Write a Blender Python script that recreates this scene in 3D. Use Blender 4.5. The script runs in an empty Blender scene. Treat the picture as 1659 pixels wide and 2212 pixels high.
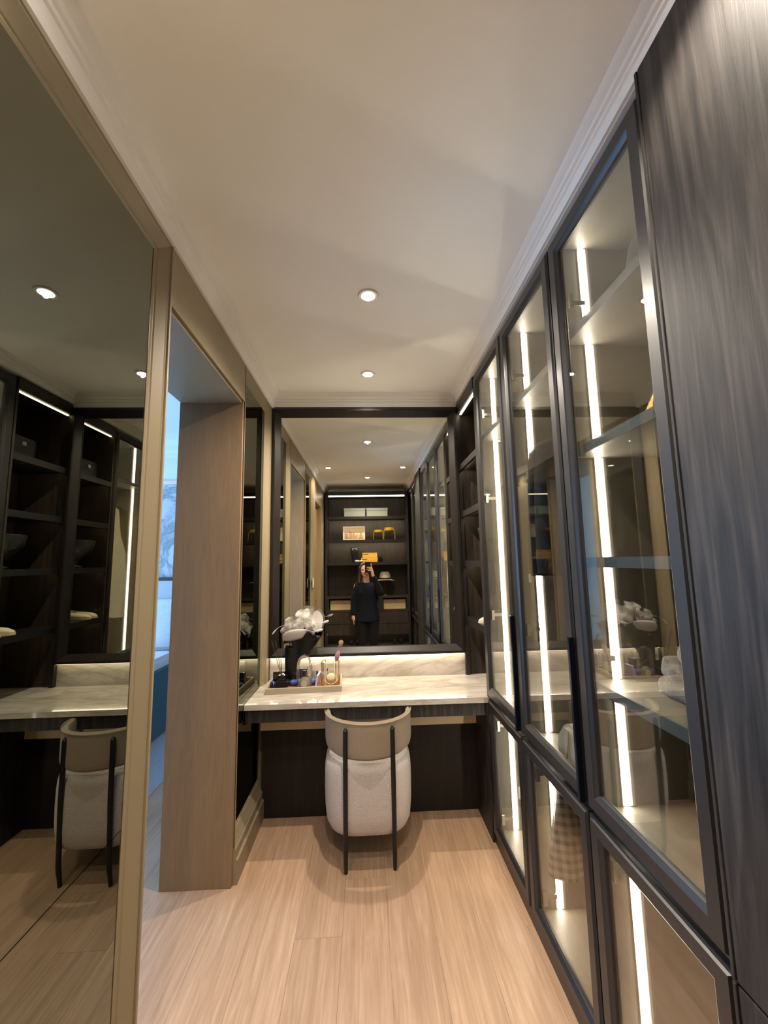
import bpy, bmesh, math, random
from mathutils import Vector, Matrix
random.seed(7)
S = bpy.context.scene
COL = S.collection
PI = math.pi

# ------------------------------------------------------------------ camera, world, exposure
def set_camera():
    f, yaw, pitch, roll = 878.88, 0.0441, 0.1225, -0.0187
    cy, sy, cp, sp = math.cos(yaw), math.sin(yaw), math.cos(pitch), math.sin(pitch)
    fw = Vector((sy*cp, cy*cp, sp)); rt = Vector((cy, -sy, 0)); up = rt.cross(fw)
    c, s = math.cos(roll), math.sin(roll)
    r2 = c*rt + s*up; u2 = -s*rt + c*up
    cam = bpy.data.cameras.new('camera'); ob = bpy.data.objects.new('camera', cam); COL.objects.link(ob)
    cam.sensor_fit = 'VERTICAL'; cam.sensor_height = 24.0; cam.lens = 24.0*f/2212.0
    cam.clip_start = 0.003; cam.clip_end = 60
    m = Matrix((r2, u2, -fw)).transposed().to_4x4(); m.translation = (0, 0, 1.5)
    ob.matrix_world = m
    S.camera = ob
set_camera()
w = bpy.data.worlds.new('world'); S.world = w; w.use_nodes = True
w.node_tree.nodes['Background'].inputs[0].default_value = (0.45, 0.65, 1.0, 1)
w.node_tree.nodes['Background'].inputs[1].default_value = 0.6
S.view_settings.view_transform = 'Standard'
S.view_settings.look = 'None'
S.view_settings.gamma = 1.0
S.view_settings.use_curve_mapping = False
S.view_settings.exposure = 1.12
S.cycles.max_bounces = 10
S.cycles.diffuse_bounces = 5
S.cycles.glossy_bounces = 7
S.cycles.transmission_bounces = 8
S.cycles.transparent_max_bounces = 24
S.cycles.caustics_reflective = True
S.cycles.caustics_refractive = False
S.cycles.sample_clamp_indirect = 4.0

def area_light(name, loc, target, sx, sy, power, col):
    l = bpy.data.lights.new(name, 'AREA'); l.shape = 'RECTANGLE'; l.size = sx; l.size_y = sy
    l.energy = power; l.color = col
    o = bpy.data.objects.new(name, l); COL.objects.link(o); o.location = loc
    o.rotation_euler = (Vector(target)-Vector(loc)).to_track_quat('-Z', 'Y').to_euler()
    return o
# daylight through the bedroom window
area_light('bedroom_window_daylight', (-4.12, 3.1, 1.55), (-1.0, 2.6, 1.35), 2.2, 1.9, 105, (0.30, 0.59, 1.0))
SPOT_W = 50
SPOT_COL = (1.0, 0.875, 0.725)

# ------------------------------------------------------------------ helpers
ORG = {}
def _lookup(o):
    while o.parent: o = o.parent
    return ORG.get(o.name, Vector((0, 0, 0)))
def thing(name, label, cat, loc=(0, 0, 0), group=None, kind=None):
    o = bpy.data.objects.new(name, None); COL.objects.link(o); o.empty_display_size = .05
    o.location = loc; ORG[o.name] = Vector(loc)
    if label: o['label'] = label
    if cat: o['category'] = cat
    if group: o['group'] = group
    if kind: o['kind'] = kind
    return o
def finish(bm, name, off, mats, smooth, angle=35):
    bmesh.ops.recalc_face_normals(bm, faces=bm.faces)
    if off.length > 0: bmesh.ops.translate(bm, verts=bm.verts, vec=-off)
    if smooth:
        for f in bm.faces: f.smooth = True
        for e in bm.edges:
            if len(e.link_faces) == 2 and e.calc_face_angle(0) > math.radians(angle): e.smooth = False
    me = bpy.data.meshes.new(name); bm.to_mesh(me); bm.free()
    for m in (mats if isinstance(mats, (list, tuple)) else [mats]): me.materials.append(m)
    return me
def obj(name, bm, mat, parent=None, smooth=False, label=None, kind=None):
    off = _lookup(parent) if parent else Vector((0, 0, 0))
    me = finish(bm, name, off, mat, smooth)
    o = bpy.data.objects.new(name, me); COL.objects.link(o)
    if parent: o.parent = parent
    if label: o['label'] = label
    if kind: o['kind'] = kind
    return o
def solo(name, bm, mat, label=None, cat=None, group=None, kind=None, smooth=False):
    xs = [v.co for v in bm.verts]
    lo = Vector([min(c[i] for c in xs) for i in range(3)]); hi = Vector([max(c[i] for c in xs) for i in range(3)])
    off = Vector(((lo.x+hi.x)/2, (lo.y+hi.y)/2, lo.z))
    me = finish(bm, name, off, mat, smooth)
    o = bpy.data.objects.new(name, me); COL.objects.link(o); o.location = off; ORG[o.name] = off
    if label: o['label'] = label
    if cat: o['category'] = cat
    if group: o['group'] = group
    if kind: o['kind'] = kind
    return o
def N(): return bmesh.new()
def bx(bm, x0, x1, y0, y1, z0, z1, bev=0, mi=0):
    v = [bm.verts.new((x, y, z)) for x in (x0, x1) for y in (y0, y1) for z in (z0, z1)]
    fs = [(0,1,3,2), (4,6,7,5), (0,4,5,1), (2,3,7,6), (0,2,6,4), (1,5,7,3)]
    faces = [bm.faces.new([v[i] for i in f]) for f in fs]
    for f in faces: f.material_index = mi
    if bev > 0:
        es = list({e for f in faces for e in f.edges})
        bmesh.ops.recalc_face_normals(bm, faces=faces)
        bmesh.ops.bevel(bm, geom=es, offset=bev, segments=2, profile=.7, affect='EDGES', clamp_overlap=True)
    return bm
def box(*a, **k): return bx(N(), *a, **k)
def frame(bm, axis, a0, a1, b0, b1, prof, mi=0):
    """mitred rectangular frame; prof = closed list of (outset, depth)"""
    rings = []
    for w_, d in prof:
        cs = [(a0-w_, b0-w_), (a1+w_, b0-w_), (a1+w_, b1+w_), (a0-w_, b1+w_)]
        r = []
        for a, b in cs:
            p = {'X': (d, a, b), 'Y': (a, d, b), 'Z': (a, b, d)}[axis]
            r.append(bm.verts.new(p))
        rings.append(r)
    n = len(rings)
    for i in range(n):
        j = (i+1) % n
        for k in range(4):
            l = (k+1) % 4
            f = bm.faces.new((rings[i][k], rings[i][l], rings[j][l], rings[j][k])); f.material_index = mi
    return bm
def extrude_profile(bm, pts, axis, t0, t1):
    """closed 2D profile swept straight; axis 'Y': pts=(x,z); 'X': pts=(y,z); 'Z': pts=(x,y)"""
    def P(p, t): return {'Y': (p[0], t, p[1]), 'X': (t, p[0], p[1]), 'Z': (p[0], p[1], t)}[axis]
    A = [bm.verts.new(P(p, t0)) for p in pts]; B = [bm.verts.new(P(p, t1)) for p in pts]
    n = len(pts)
    for i in range(n):
        j = (i+1) % n
        bm.faces.new((A[i], A[j], B[j], B[i]))
    bm.faces.new(A); bm.faces.new(B[::-1])
    return bm
def lathe(bm, prof, c=(0, 0, 0), seg=24, sx=1, sy=1, mi=0, cap=True):
    rings = []
    for r, z in prof:
        if r < 1e-6: rings.append([bm.verts.new((c[0], c[1], c[2]+z))])
        else: rings.append([bm.verts.new((c[0]+sx*r*math.cos(2*PI*i/seg), c[1]+sy*r*math.sin(2*PI*i/seg), c[2]+z)) for i in range(seg)])
    for a, b in zip(rings, rings[1:]):
        for i in range(seg):
            j = (i+1) % seg
            if len(a) == 1 and len(b) == 1: continue
            if len(a) == 1: f = bm.faces.new((a[0], b[j], b[i]))
            elif len(b) == 1: f = bm.faces.new((a[i], a[j], b[0]))
            else: f = bm.faces.new((a[i], a[j], b[j], b[i]))
            f.material_index = mi
    if cap:
        for r in (rings[0], rings[-1]):
            if len(r) > 2:
                try: bm.faces.new(r).material_index = mi
                except ValueError: pass
    return bm
def tube(bm, pts, rad, seg=8, mi=0, cap=True):
    pts = [Vector(p) for p in pts]; n = len(pts)
    rs = rad if isinstance(rad, (list, tuple)) else [rad]*n
    t = (pts[1]-pts[0]).normalized()
    u = t.orthogonal().normalized(); rings = []
    for i, p in enumerate(pts):
        t = (pts[min(i+1, n-1)]-pts[max(i-1, 0)]).normalized()
        u = (u - t*u.dot(t)).normalized(); v = t.cross(u)
        rings.append([bm.verts.new(p + rs[i]*(math.cos(2*PI*k/seg)*u + math.sin(2*PI*k/seg)*v)) for k in range(seg)])
    for a, b in zip(rings, rings[1:]):
        for k in range(seg):
            l = (k+1) % seg
            bm.faces.new((a[k], a[l], b[l], b[k])).material_index = mi
    if cap:
        bm.faces.new(rings[0][::-1]).material_index = mi; bm.faces.new(rings[-1]).material_index = mi
    return bm
def ball(bm, c, r, sub=2, sc=(1, 1, 1), mi=0):
    m = Matrix.Translation(c) @ Matrix.Diagonal((r*sc[0], r*sc[1], r*sc[2], 1))
    ret = bmesh.ops.create_icosphere(bm, subdivisions=sub, radius=1, matrix=m)
    for v in ret['verts']:
        for f in v.link_faces: f.material_index = mi
    return bm
def capsule(bm, a, b, ra, rb, seg=12):
    a, b = Vector(a), Vector(b); d = b-a; L = d.length; t = d.normalized()
    pts, rs = [], []
    for k in range(5):
        th = PI/2*(1-k/4.0); pts.append(a - t*ra*math.sin(th)); rs.append(max(ra*math.cos(th), 1e-4))
    for k in range(5):
        th = PI/2*k/4.0; pts.append(b + t*rb*math.sin(th)); rs.append(max(rb*math.cos(th), 1e-4))
    u = t.orthogonal().normalized(); v = t.cross(u); rings = []
    for p, r in zip(pts, rs):
        rings.append([bm.verts.new(p + r*(math.cos(2*PI*k/seg)*u + math.sin(2*PI*k/seg)*v)) for k in range(seg)])
    for x, y in zip(rings, rings[1:]):
        for k in range(seg):
            l = (k+1) % seg
            bm.faces.new((x[k], x[l], y[l], y[k]))
    bm.faces.new(rings[0][::-1]); bm.faces.new(rings[-1])
    return bm
def remeshed(name, bm, mat, parent, voxel, smooth=4, fac=.5, label=None):
    o = obj(name, bm, mat, parent, label=label)
    m = o.modifiers.new('r', 'REMESH'); m.mode = 'VOXEL'; m.voxel_size = voxel
    s = o.modifiers.new('s', 'SMOOTH'); s.iterations = smooth; s.factor = fac
    dg = bpy.context.evaluated_depsgraph_get(); dg.update()
    me = bpy.data.meshes.new_from_object(o.evaluated_get(dg))
    o.modifiers.clear(); old = o.data; o.data = me; me.name = name
    bpy.data.meshes.remove(old)
    for p in me.polygons: p.use_smooth = True
    if not me.materials: me.materials.append(mat)
    return o
def copy_tree(root, loc, label=None, rotz=None):
    r = root.copy(); COL.objects.link(r); r.location = loc
    if rotz is not None: r.rotation_euler = (0, 0, rotz)
    if label: r['label'] = label
    for ch in list(root.children):
        c = ch.copy(); COL.objects.link(c); c.parent = r
        for g in list(ch.children):
            d = g.copy(); COL.objects.link(d); d.parent = c
    return r
def subsurf(o, n=2):
    m = o.modifiers.new('subdivision', 'SUBSURF'); m.levels = n; m.render_levels = n
    for p in o.data.polygons: p.use_smooth = True
    return o

# ------------------------------------------------------------------ materials
def mat(name, col=(.5, .5, .5), rough=.5, metal=0, spec=.5, coat=0, coat_rough=.1, emit=None, emit_s=0, sheen=0, trans=0, alpha=1):
    m = bpy.data.materials.new(name); m.use_nodes = True
    b = m.node_tree.nodes['Principled BSDF']
    b.inputs['Base Color'].default_value = (*col, 1); b.inputs['Roughness'].default_value = rough
    b.inputs['Metallic'].default_value = metal; b.inputs['Specular IOR Level'].default_value = spec
    b.inputs['Coat Weight'].default_value = coat; b.inputs['Coat Roughness'].default_value = coat_rough
    b.inputs['Sheen Weight'].default_value = sheen
    b.inputs['Transmission Weight'].default_value = trans
    b.inputs['Alpha'].default_value = alpha
    if emit: b.inputs['Emission Color'].default_value = (*emit, 1); b.inputs['Emission Strength'].default_value = emit_s
    return m
def nodes(m): return m.node_tree.nodes, m.node_tree.links, m.node_tree.nodes['Principled BSDF']
def ramp(n, stops):
    r = n.new('ShaderNodeValToRGB'); e = r.color_ramp.elements
    while len(e) < len(stops): e.new(.5)
    for el, (p, c) in zip(e, stops): el.position = p; el.color = (*c, 1)
    return r
def coords(n, l, scale=(1, 1, 1), kind='Object', rnd=False):
    t = n.new('ShaderNodeTexCoord'); mp = n.new('ShaderNodeMapping'); mp.inputs['Scale'].default_value = scale
    if rnd:
        oi = n.new('ShaderNodeObjectInfo'); a = n.new('ShaderNodeVectorMath'); a.operation = 'MULTIPLY_ADD'
        cx = n.new('ShaderNodeCombineXYZ'); l.new(oi.outputs['Random'], cx.inputs[0]); l.new(oi.outputs['Random'], cx.inputs[1]); l.new(oi.outputs['Random'], cx.inputs[2])
        a.inputs[1].default_value = (37, 53, 71); l.new(cx.outputs[0], a.inputs[0]); l.new(t.outputs[kind], a.inputs[2]); l.new(a.outputs[0], mp.inputs[0])
    else: l.new(t.outputs[kind], mp.inputs[0])
    return mp
def noise(n, l, vec, scale, detail=4, rough=.55, dist=0):
    t = n.new('ShaderNodeTexNoise'); t.inputs['Scale'].default_value = scale; t.inputs['Detail'].default_value = detail
    t.inputs['Roughness'].default_value = rough; t.inputs['Distortion'].default_value = dist
    l.new(vec.outputs[0], t.inputs['Vector']); return t
def bump(n, l, b, src, strength=.2, dist=.002):
    bp = n.new('ShaderNodeBump'); bp.inputs['Strength'].default_value = strength; bp.inputs['Distance'].default_value = dist
    l.new(src, bp.inputs['Height']); l.new(bp.outputs[0], b.inputs['Normal']); return bp
def mixc(n, l, a, b, fac, mode='MIX'):
    x = n.new('ShaderNodeMix'); x.data_type = 'RGBA'; x.blend_type = mode
    def put(s, v):
        if hasattr(v, 'default_value') or hasattr(v, 'is_linked'): l.new(v, s)
        else: s.default_value = v if not isinstance(v, tuple) or len(v) == 4 else (*v, 1)
    put(x.inputs[0], fac); put(x.inputs[6], a); put(x.inputs[7], b)
    return x.outputs[2]
def wood(name, dark, light, stretch=(14, 14, .7), rough=.4, coat=0, bumps=.25, figure=.5, rnd=False, ring=26.0):
    m = mat(name, dark, rough, coat=coat, coat_rough=.35, spec=.35); n, l, b = nodes(m)
    v = coords(n, l, stretch, rnd=rnd)
    g = noise(n, l, v, 4.0, 6, .65, .6)
    v2 = coords(n, l, (stretch[0]*.22, stretch[1]*.22, stretch[2]*.55), rnd=rnd)
    w_ = noise(n, l, v2, 1.6, 3, .5, 1.2)
    sn = n.new('ShaderNodeMath'); sn.operation = 'MULTIPLY'; sn.inputs[1].default_value = ring; l.new(w_.outputs[0], sn.inputs[0])
    s2 = n.new('ShaderNodeMath'); s2.operation = 'SINE'; l.new(sn.outputs[0], s2.inputs[0])
    r1 = ramp(n, [(.35, dark), (.75, light)]); l.new(g.outputs[0], r1.inputs[0])
    r2 = ramp(n, [(.0, (.62, .62, .62)), (.75, (1, 1, 1)), (1, (1.25, 1.22, 1.2))])
    ma = n.new('ShaderNodeMath'); ma.operation = 'MULTIPLY_ADD'; ma.inputs[1].default_value = .5; ma.inputs[2].default_value = .5
    l.new(s2.outputs[0], ma.inputs[0]); l.new(ma.outputs[0], r2.inputs[0])
    c = mixc(n, l, r1.outputs[0], r2.outputs[0], figure, 'MULTIPLY')
    l.new(c, b.inputs['Base Color'])
    bump(n, l, b, g.outputs[0], bumps, .0015)
    return m

M = {}
M['oak'] = wood('dark_oak', (.010, .0085, .0075), (.052, .045, .041), rough=.55, coat=.04, bumps=.45, figure=1.0, ring=64.0)
M['oak_frame'] = mat('dark_frame', (.0135, .012, .0115), .42, coat=.15, coat_rough=.25)
M['mirror_frame'] = wood('brown_black_frame', (.010, .007, .005), (.020, .0145, .0105), rough=.4, bumps=.1, figure=.3)
M['niche_shelf'] = mat('niche_shelf', (.008, .0065, .0055), .45)
M['oak_shelf'] = wood('shelf_oak', (.018, .013, .009), (.050, .037, .026), rough=.5, bumps=.2, figure=.5)
M['under_desk'] = wood('dark_underdesk', (.008, .0055, .004), (.017, .012, .0085), rough=.55, bumps=.1, figure=.4)
M['interior'] = wood('taupe_laminate', (.150, .138, .112), (.175, .160, .130), rough=.45, bumps=.05, figure=.12)
M['shelf_edge'] = mat('blue_grey_edge', (.040, .048, .052), .45)
M['beige'] = mat('beige_lacquer', (.265, .21, .128), .42)
M['rail'] = mat('pale_rail', (.70, .58, .40), .5)
M['ceiling'] = mat('ceiling_paint', (.92, .90, .86), .9)
M['bedroom_paint'] = mat('bedroom_paint', (.62, .64, .66), .8)
M['cornice'] = mat('cornice_paint', (.86, .83, .79), .7)
M['liner'] = wood('brown_veneer', (.240, .152, .080), (.285, .186, .101), stretch=(40, 40, 1.5), rough=.5, bumps=.05, figure=.15)
M['black'] = mat('black_metal', (.012, .011, .012), .35, metal=.3)
M['handle'] = mat('blue_black_handle', (.010, .016, .030), .22, metal=.7)
M['chrome'] = mat('chrome', (.75, .72, .66), .18, metal=1)
M['brass'] = mat('brass', (.75, .50, .16), .25, metal=1)
M['gold'] = mat('gold_paint', (.62, .44, .06), .38, metal=.6)
M['alu'] = mat('led_channel', (.72, .52, .42), .45)
M['dark_void'] = mat('dark_gap', (.01, .009, .008), .8)
M['subfloor'] = mat('joint_dark', (.34, .22, .14), .9)
M['white'] = mat('white_plastic', (.75, .72, .66), .35)

def led(name, strength, col=(1.0, .90, .75)):
    m = bpy.data.materials.new(name); m.use_nodes = True; n, l = m.node_tree.nodes, m.node_tree.links
    n.clear(); o = n.new('ShaderNodeOutputMaterial'); e = n.new('ShaderNodeEmission')
    e.inputs[0].default_value = (*col, 1); e.inputs[1].default_value = strength; l.new(e.outputs[0], o.inputs[0])
    return m
M['led'] = led('led_light', 30)
M['led_soft'] = led('led_soft_light', 14, (1.0, .84, .62))
M['led_top'] = led('led_top_light', 6, (1.0, .86, .74))
M['led_dim'] = led('led_dim_light', 5.0, (1.0, .84, .62))
M['led_niche'] = led('led_niche_light', 30.0, (1.0, .84, .62))
M['led_display'] = led('led_display_light', 85.0, (1.0, .84, .62))
M['lamp'] = led('downlight_lens', 26, (1.0, .93, .84))

def glass(name='clear_glass', tint=(.97, .97, .95), refl=1.0, ior=1.45):
    m = bpy.data.materials.new(name); m.use_nodes = True; n, l = m.node_tree.nodes, m.node_tree.links
    n.clear(); o = n.new('ShaderNodeOutputMaterial')
    t = n.new('ShaderNodeBsdfTransparent'); t.inputs[0].default_value = (*tint, 1)
    g = n.new('ShaderNodeBsdfGlossy'); g.inputs['Roughness'].default_value = 0.0; g.inputs[0].default_value = (1, 1, 1, 1)
    fr = n.new('ShaderNodeFresnel'); fr.inputs[0].default_value = ior
    mu = n.new('ShaderNodeMath'); mu.operation = 'MULTIPLY'; mu.inputs[1].default_value = refl; l.new(fr.outputs[0], mu.inputs[0])
    mx = n.new('ShaderNodeMixShader'); l.new(mu.outputs[0], mx.inputs[0]); l.new(t.outputs[0], mx.inputs[1]); l.new(g.outputs[0], mx.inputs[2])
    l.new(mx.outputs[0], o.inputs[0]); return m
M['glass'] = glass('cabinet_glass', (.95, .95, .92), .38)
M['dome'] = glass('dome_glass', (.98, .98, .97), .55)
M['dark_glass'] = mat('dark_glass', (.035, .036, .034), .08, spec=.8)
M['smoke'] = glass('smoked_glass', (.22, .21, .20), 1.0)
def mirror(name, col):
    m = bpy.data.materials.new(name); m.use_nodes = True; n, l = m.node_tree.nodes, m.node_tree.links
    n.clear(); o = n.new('ShaderNodeOutputMaterial'); g = n.new('ShaderNodeBsdfGlossy')
    g.inputs['Roughness'].default_value = 0.0; g.inputs[0].default_value = (*col, 1); l.new(g.outputs[0], o.inputs[0]); return m
M['mirror'] = mirror('silver_mirror', (.80, .79, .72))
M['tint'] = mirror('grey_tinted_mirror', (.255, .265, .225))

def marble():
    m = mat('beige_marble', (.7, .65, .56), .07, coat=0, spec=.55); n, l, b = nodes(m)
    v = coords(n, l, (.8, 2.2, 2.2)); v.inputs['Rotation'].default_value = (.2, .3, .75)
    a = noise(n, l, v, 3.2, 7, .6, 1.8); c = noise(n, l, v, 1.1, 5, .55, 2.6)
    r = ramp(n, [(.25, (.36, .31, .255)), (.42, (.44, .395, .34)), (.58, (.54, .505, .455)), (.8, (.42, .37, .30))]); l.new(a.outputs[0], r.inputs[0])
    r2 = ramp(n, [(.42, (1, 1, 1)), (.49, (.72, .66, .58)), (.55, (1, 1, 1))]); l.new(c.outputs[0], r2.inputs[0])
    l.new(mixc(n, l, r.outputs[0], r2.outputs[0], .7, 'MULTIPLY'), b.inputs['Base Color']); return m
M['marble'] = marble()
def white_marble():
    m = mat('white_marble', (.8, .8, .8), .15); n, l, b = nodes(m)
    v = coords(n, l, (1, 1, .8)); a = noise(n, l, v, 2.2, 8, .65, 1.6)
    r = ramp(n, [(.40, (.46, .47, .49)), (.49, (.20, .23, .25)), (.53, (.44, .46, .48)), (.75, (.52, .53, .54))]); l.new(a.outputs[0], r.inputs[0])
    l.new(r.outputs[0], b.inputs['Base Color']); return m
M['white_marble'] = white_marble()
def floor_wood():
    m = mat('oak_plank', (.5, .35, .22), .36, spec=.35); n, l, b = nodes(m)
    v = coords(n, l, (24, 1.1, 24), rnd=True)
    g = noise(n, l, v, 3.2, 6, .62, .7)
    v2 = coords(n, l, (7, .35, 7), rnd=True); g2 = noise(n, l, v2, 2.0, 3, .5, .4)
    r = ramp(n, [(.28, (.345, .215, .133)), (.5, (.42, .275, .178)), (.72, (.50, .350, .240))]); l.new(g.outputs[0], r.inputs[0])
    r2 = ramp(n, [(.3, (.86, .84, .82)), (.7, (1.08, 1.07, 1.05))]); l.new(g2.outputs[0], r2.inputs[0])
    c = mixc(n, l, r.outputs[0], r2.outputs[0], .8, 'MULTIPLY')
    oi = n.new('ShaderNodeObjectInfo'); r3 = ramp(n, [(0, (.93, .92, .91)), (1, (1.05, 1.04, 1.03))]); l.new(oi.outputs['Random'], r3.inputs[0])
    c2 = mixc(n, l, c, r3.outputs[0], 1.0, 'MULTIPLY'); l.new(c2, b.inputs['Base Color'])
    bump(n, l, b, g.outputs[0], .06, .001); return m
M['plank'] = floor_wood()
def fabric(name, col, scale=420, strength=.5, rough=.9, sheen=.25, var=.12):
    m = mat(name, col, rough, sheen=sheen, spec=.2); n, l, b = nodes(m)
    v = coords(n, l); a = noise(n, l, v, scale, 3, .6)
    k = ramp(n, [(.3, tuple(c*(1-var) for c in col)), (.7, tuple(min(1, c*(1+var)) for c in col))]); l.new(a.outputs[0], k.inputs[0])
    l.new(k.outputs[0], b.inputs['Base Color']); bump(n, l, b, a.outputs[0], strength, .004); return m
M['boucle'] = fabric('white_boucle', (.55, .49, .455), 170, .9)
M['linen'] = fabric('taupe_linen', (.29, .225, .16), 300, .35)
M['carpet'] = fabric('grey_carpet', (.30, .31, .33), 60, .6)
M['teal'] = fabric('teal_blanket', (.008, .055, .075), 200, .4, sheen=.2)
M['bed_white'] = fabric('white_bedding', (.52, .52, .54), 90, .3)
M['head_grey'] = fabric('grey_headboard', (.40, .40, .42), 200, .3)
M['navy'] = fabric('navy_wool', (.009, .012, .020), 250, .4, sheen=.03)
M['sweater'] = fabric('dark_navy_knit', (.0035, .0055, .011), 260, .5, sheen=.02)
M['trouser'] = fabric('charcoal_trousers', (.0065, .0065, .0085), 260, .3, sheen=.02)
M['grey_knit'] = fabric('grey_knit', (.10, .090, .085), 180, .9)
M['cream'] = mat('cream_fabric', (.72, .62, .42), .7)
M['pic_frame'] = mat('ivory_frame', (.80, .72, .62), .5)
M['white_cloth'] = fabric('white_cloth', (.66, .62, .52), 200, .3)
M['grey_leather'] = mat('greige_leather', (.34, .30, .23), .5)
M['felt'] = fabric('taupe_felt', (.42, .36, .27), 200, .4)
M['skin'] = mat('skin', (.62, .36, .26), .5)
M['hair'] = mat('auburn_hair', (.030, .010, .008), .4)
M['lips'] = mat('lips', (.34, .055, .05), .4)
M['eye'] = mat('eye_dark', (.03, .025, .02), .2)
M['shoe'] = mat('black_shoe', (.012, .011, .011), .4)
M['gloss_black'] = mat('gloss_black', (.006, .006, .007), .12, coat=.4, coat_rough=.03)
M['sculpt'] = mat('satin_black', (.009, .010, .012), .28)
M['yellow_box'] = mat('ochre_card', (.62, .34, .045), .6)
M['grey_box'] = mat('grey_storage', (.30, .32, .28), .6)
M['box_cream'] = mat('cream_drawer', (.50, .38, .20), .6)
M['blue'] = mat('blue_tube', (.045, .095, .36), .35)
M['lilac'] = mat('lilac_card', (.50, .46, .68), .5)
M['navy_box'] = mat('navy_card', (.010, .014, .035), .35)
M['plum'] = mat('plum_cap', (.05, .012, .02), .35)
M['taupe_leather'] = mat('taupe_leather', (.36, .30, .21), .55)
M['tray_wood'] = wood('tray_wood', (.26, .10, .05), (.42, .19, .10), stretch=(1.5, 30, 30), rough=.35, bumps=.05, figure=.2)
M['pearl'] = mat('pearl', (.80, .74, .60), .22, coat=.6)
M['brush'] = fabric('mauve_bristle', (.33, .17, .20), 400, .4)
M['glass_liquid'] = mat('perfume_glass', (.75, .66, .50), .08, trans=.6, alpha=1)
M['label'] = mat('label_paper', (.66, .60, .50), .6)
M['reed'] = mat('dark_reed', (.045, .025, .016), .7)
M['door_wood'] = wood('walnut_door', (.30, .165, .05), (.38, .21, .075), stretch=(30, 30, 1.2), rough=.45, bumps=.08, figure=.2)
M['sina'] = mat('white_sinamay', (.60, .56, .55), .75)
def translucent(name, col, a):
    m = bpy.data.materials.new(name); m.use_nodes = True; n, l, b = nodes(m)
    o = n['Material Output']; b.inputs['Base Color'].default_value = (*col, 1); b.inputs['Roughness'].default_value = .75
    t = n.new('ShaderNodeBsdfTransparent'); mx = n.new('ShaderNodeMixShader'); mx.inputs[0].default_value = a
    l.new(t.outputs[0], mx.inputs[1]); l.new(b.outputs[0], mx.inputs[2]); l.new(mx.outputs[0], o.inputs[0]); return m
M['petal'] = translucent('white_organza', (.72, .68, .65), .46)
def tweed():
    m = mat('brown_tweed', (.2, .16, .12), .9); n, l, b = nodes(m)
    v = coords(n, l, (1, 1, 1)); 
    def wv(d, s):
        w_ = n.new('ShaderNodeTexWave'); w_.bands_direction = d; w_.inputs['Scale'].default_value = s; w_.inputs['Distortion'].default_value = .6
        w_.inputs['Detail'].default_value = 1; l.new(v.outputs[0], w_.inputs[0]); return w_
    a, c = wv('X', 11), wv('Z', 10)
    ra = ramp(n, [(.4, (.07, .06, .055)), (.6, (.44, .36, .25))]); l.new(a.outputs[0], ra.inputs[0])
    rc = ramp(n, [(.35, (.10, .085, .07)), (.6, (.46, .38, .26))]); l.new(c.outputs[0], rc.inputs[0])
    l.new(mixc(n, l, ra.outputs[0], rc.outputs[0], .5), b.inputs['Base Color']); return m
M['tweed'] = tweed()

# ------------------------------------------------------------------ key dimensions
XM = -.678          # tinted mirror plane on the left
XL = -.650          # left wall face
XR = .658           # cabinet door face on the right
YD = 2.816          # vanity mirror plane
ZC = 2.693          # ceiling

# ------------------------------------------------------------------ structure
fl = solo('floor', box(-1.45, 1.26, -.95, 5.0, -.05, -.012), M['subfloor'], kind='structure')
pw = .19
plank_mesh = {}
def plank(x0, x1, y0, y1):
    L = round(y1-y0, 2); key = (round(x1-x0, 3), L)
    if key not in plank_mesh:
        bm = box(0, key[0]-.0007, 0, L-.0007, -.012, 0)
        plank_mesh[key] = finish(bm, 'plank', Vector((0, 0, 0)), M['plank'], False)
    o = bpy.data.objects.new('plank', plank_mesh[key]); COL.objects.link(o); o.parent = fl
    o.location = Vector((x0, y0, 0)) - fl.location
lens = [1.2, 1.5, 1.8]
for i in range(12):
    x0 = -1.45+pw*i; x1 = x0+pw
    yend = 5.0 if x0 < -1.1 else 2.84
    y = -.95 + random.choice([-.9, -.5, -.2])
    if x0 < -1.1: y += .9
    while y < yend-.02:
        L = random.choice(lens); a = max(y, -.95); b = min(y+L, yend)
        if b-a > .03: plank(x0, x1, a, b)
        y += L
solo('floor_bedroom', box(-4.2, -1.452, -.6, 5.0, -.04, .004), M['carpet'], kind='structure')

solo('ceiling', box(-.98, 1.26, -.95, 2.9, ZC, ZC+.06), M['ceiling'], kind='structure')
solo('ceiling_bedroom', box(-4.2, -.98, -.6, 5.0, 3.0, 3.06), M['bedroom_paint'], kind='structure')
# cornice: stepped profile, offset d from wall, z
CP = [(0, 2.586), (.010, 2.586), (.014, 2.634), (.021, 2.637), (.022, 2.650), (.031, 2.653), (.034, 2.668), (.046, 2.676), (.054, ZC), (0, ZC)]
solo('trim_1', extrude_profile(N(), [(XL+d, z) for d, z in CP], 'Y', -.95, 2.80), M['cornice'], kind='structure', smooth=True)
solo('trim_2', extrude_profile(N(), [(YD-.012-d, z) for d, z in CP], 'X', XL, XR+.02), M['cornice'], kind='structure', smooth=True)
CR = [(d*1.0, 2.628+(z-2.586)*.6) for d, z in CP]; CR = [(d, min(z, ZC)) for d, z in CR]
CR[-1] = (0, ZC); CR[-2] = (.054, ZC)
solo('trim_3', extrude_profile(N(), [(XR+.004-d, z) for d, z in CR], 'Y', -.95, 2.80), M['cornice'], kind='structure', smooth=True)

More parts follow.
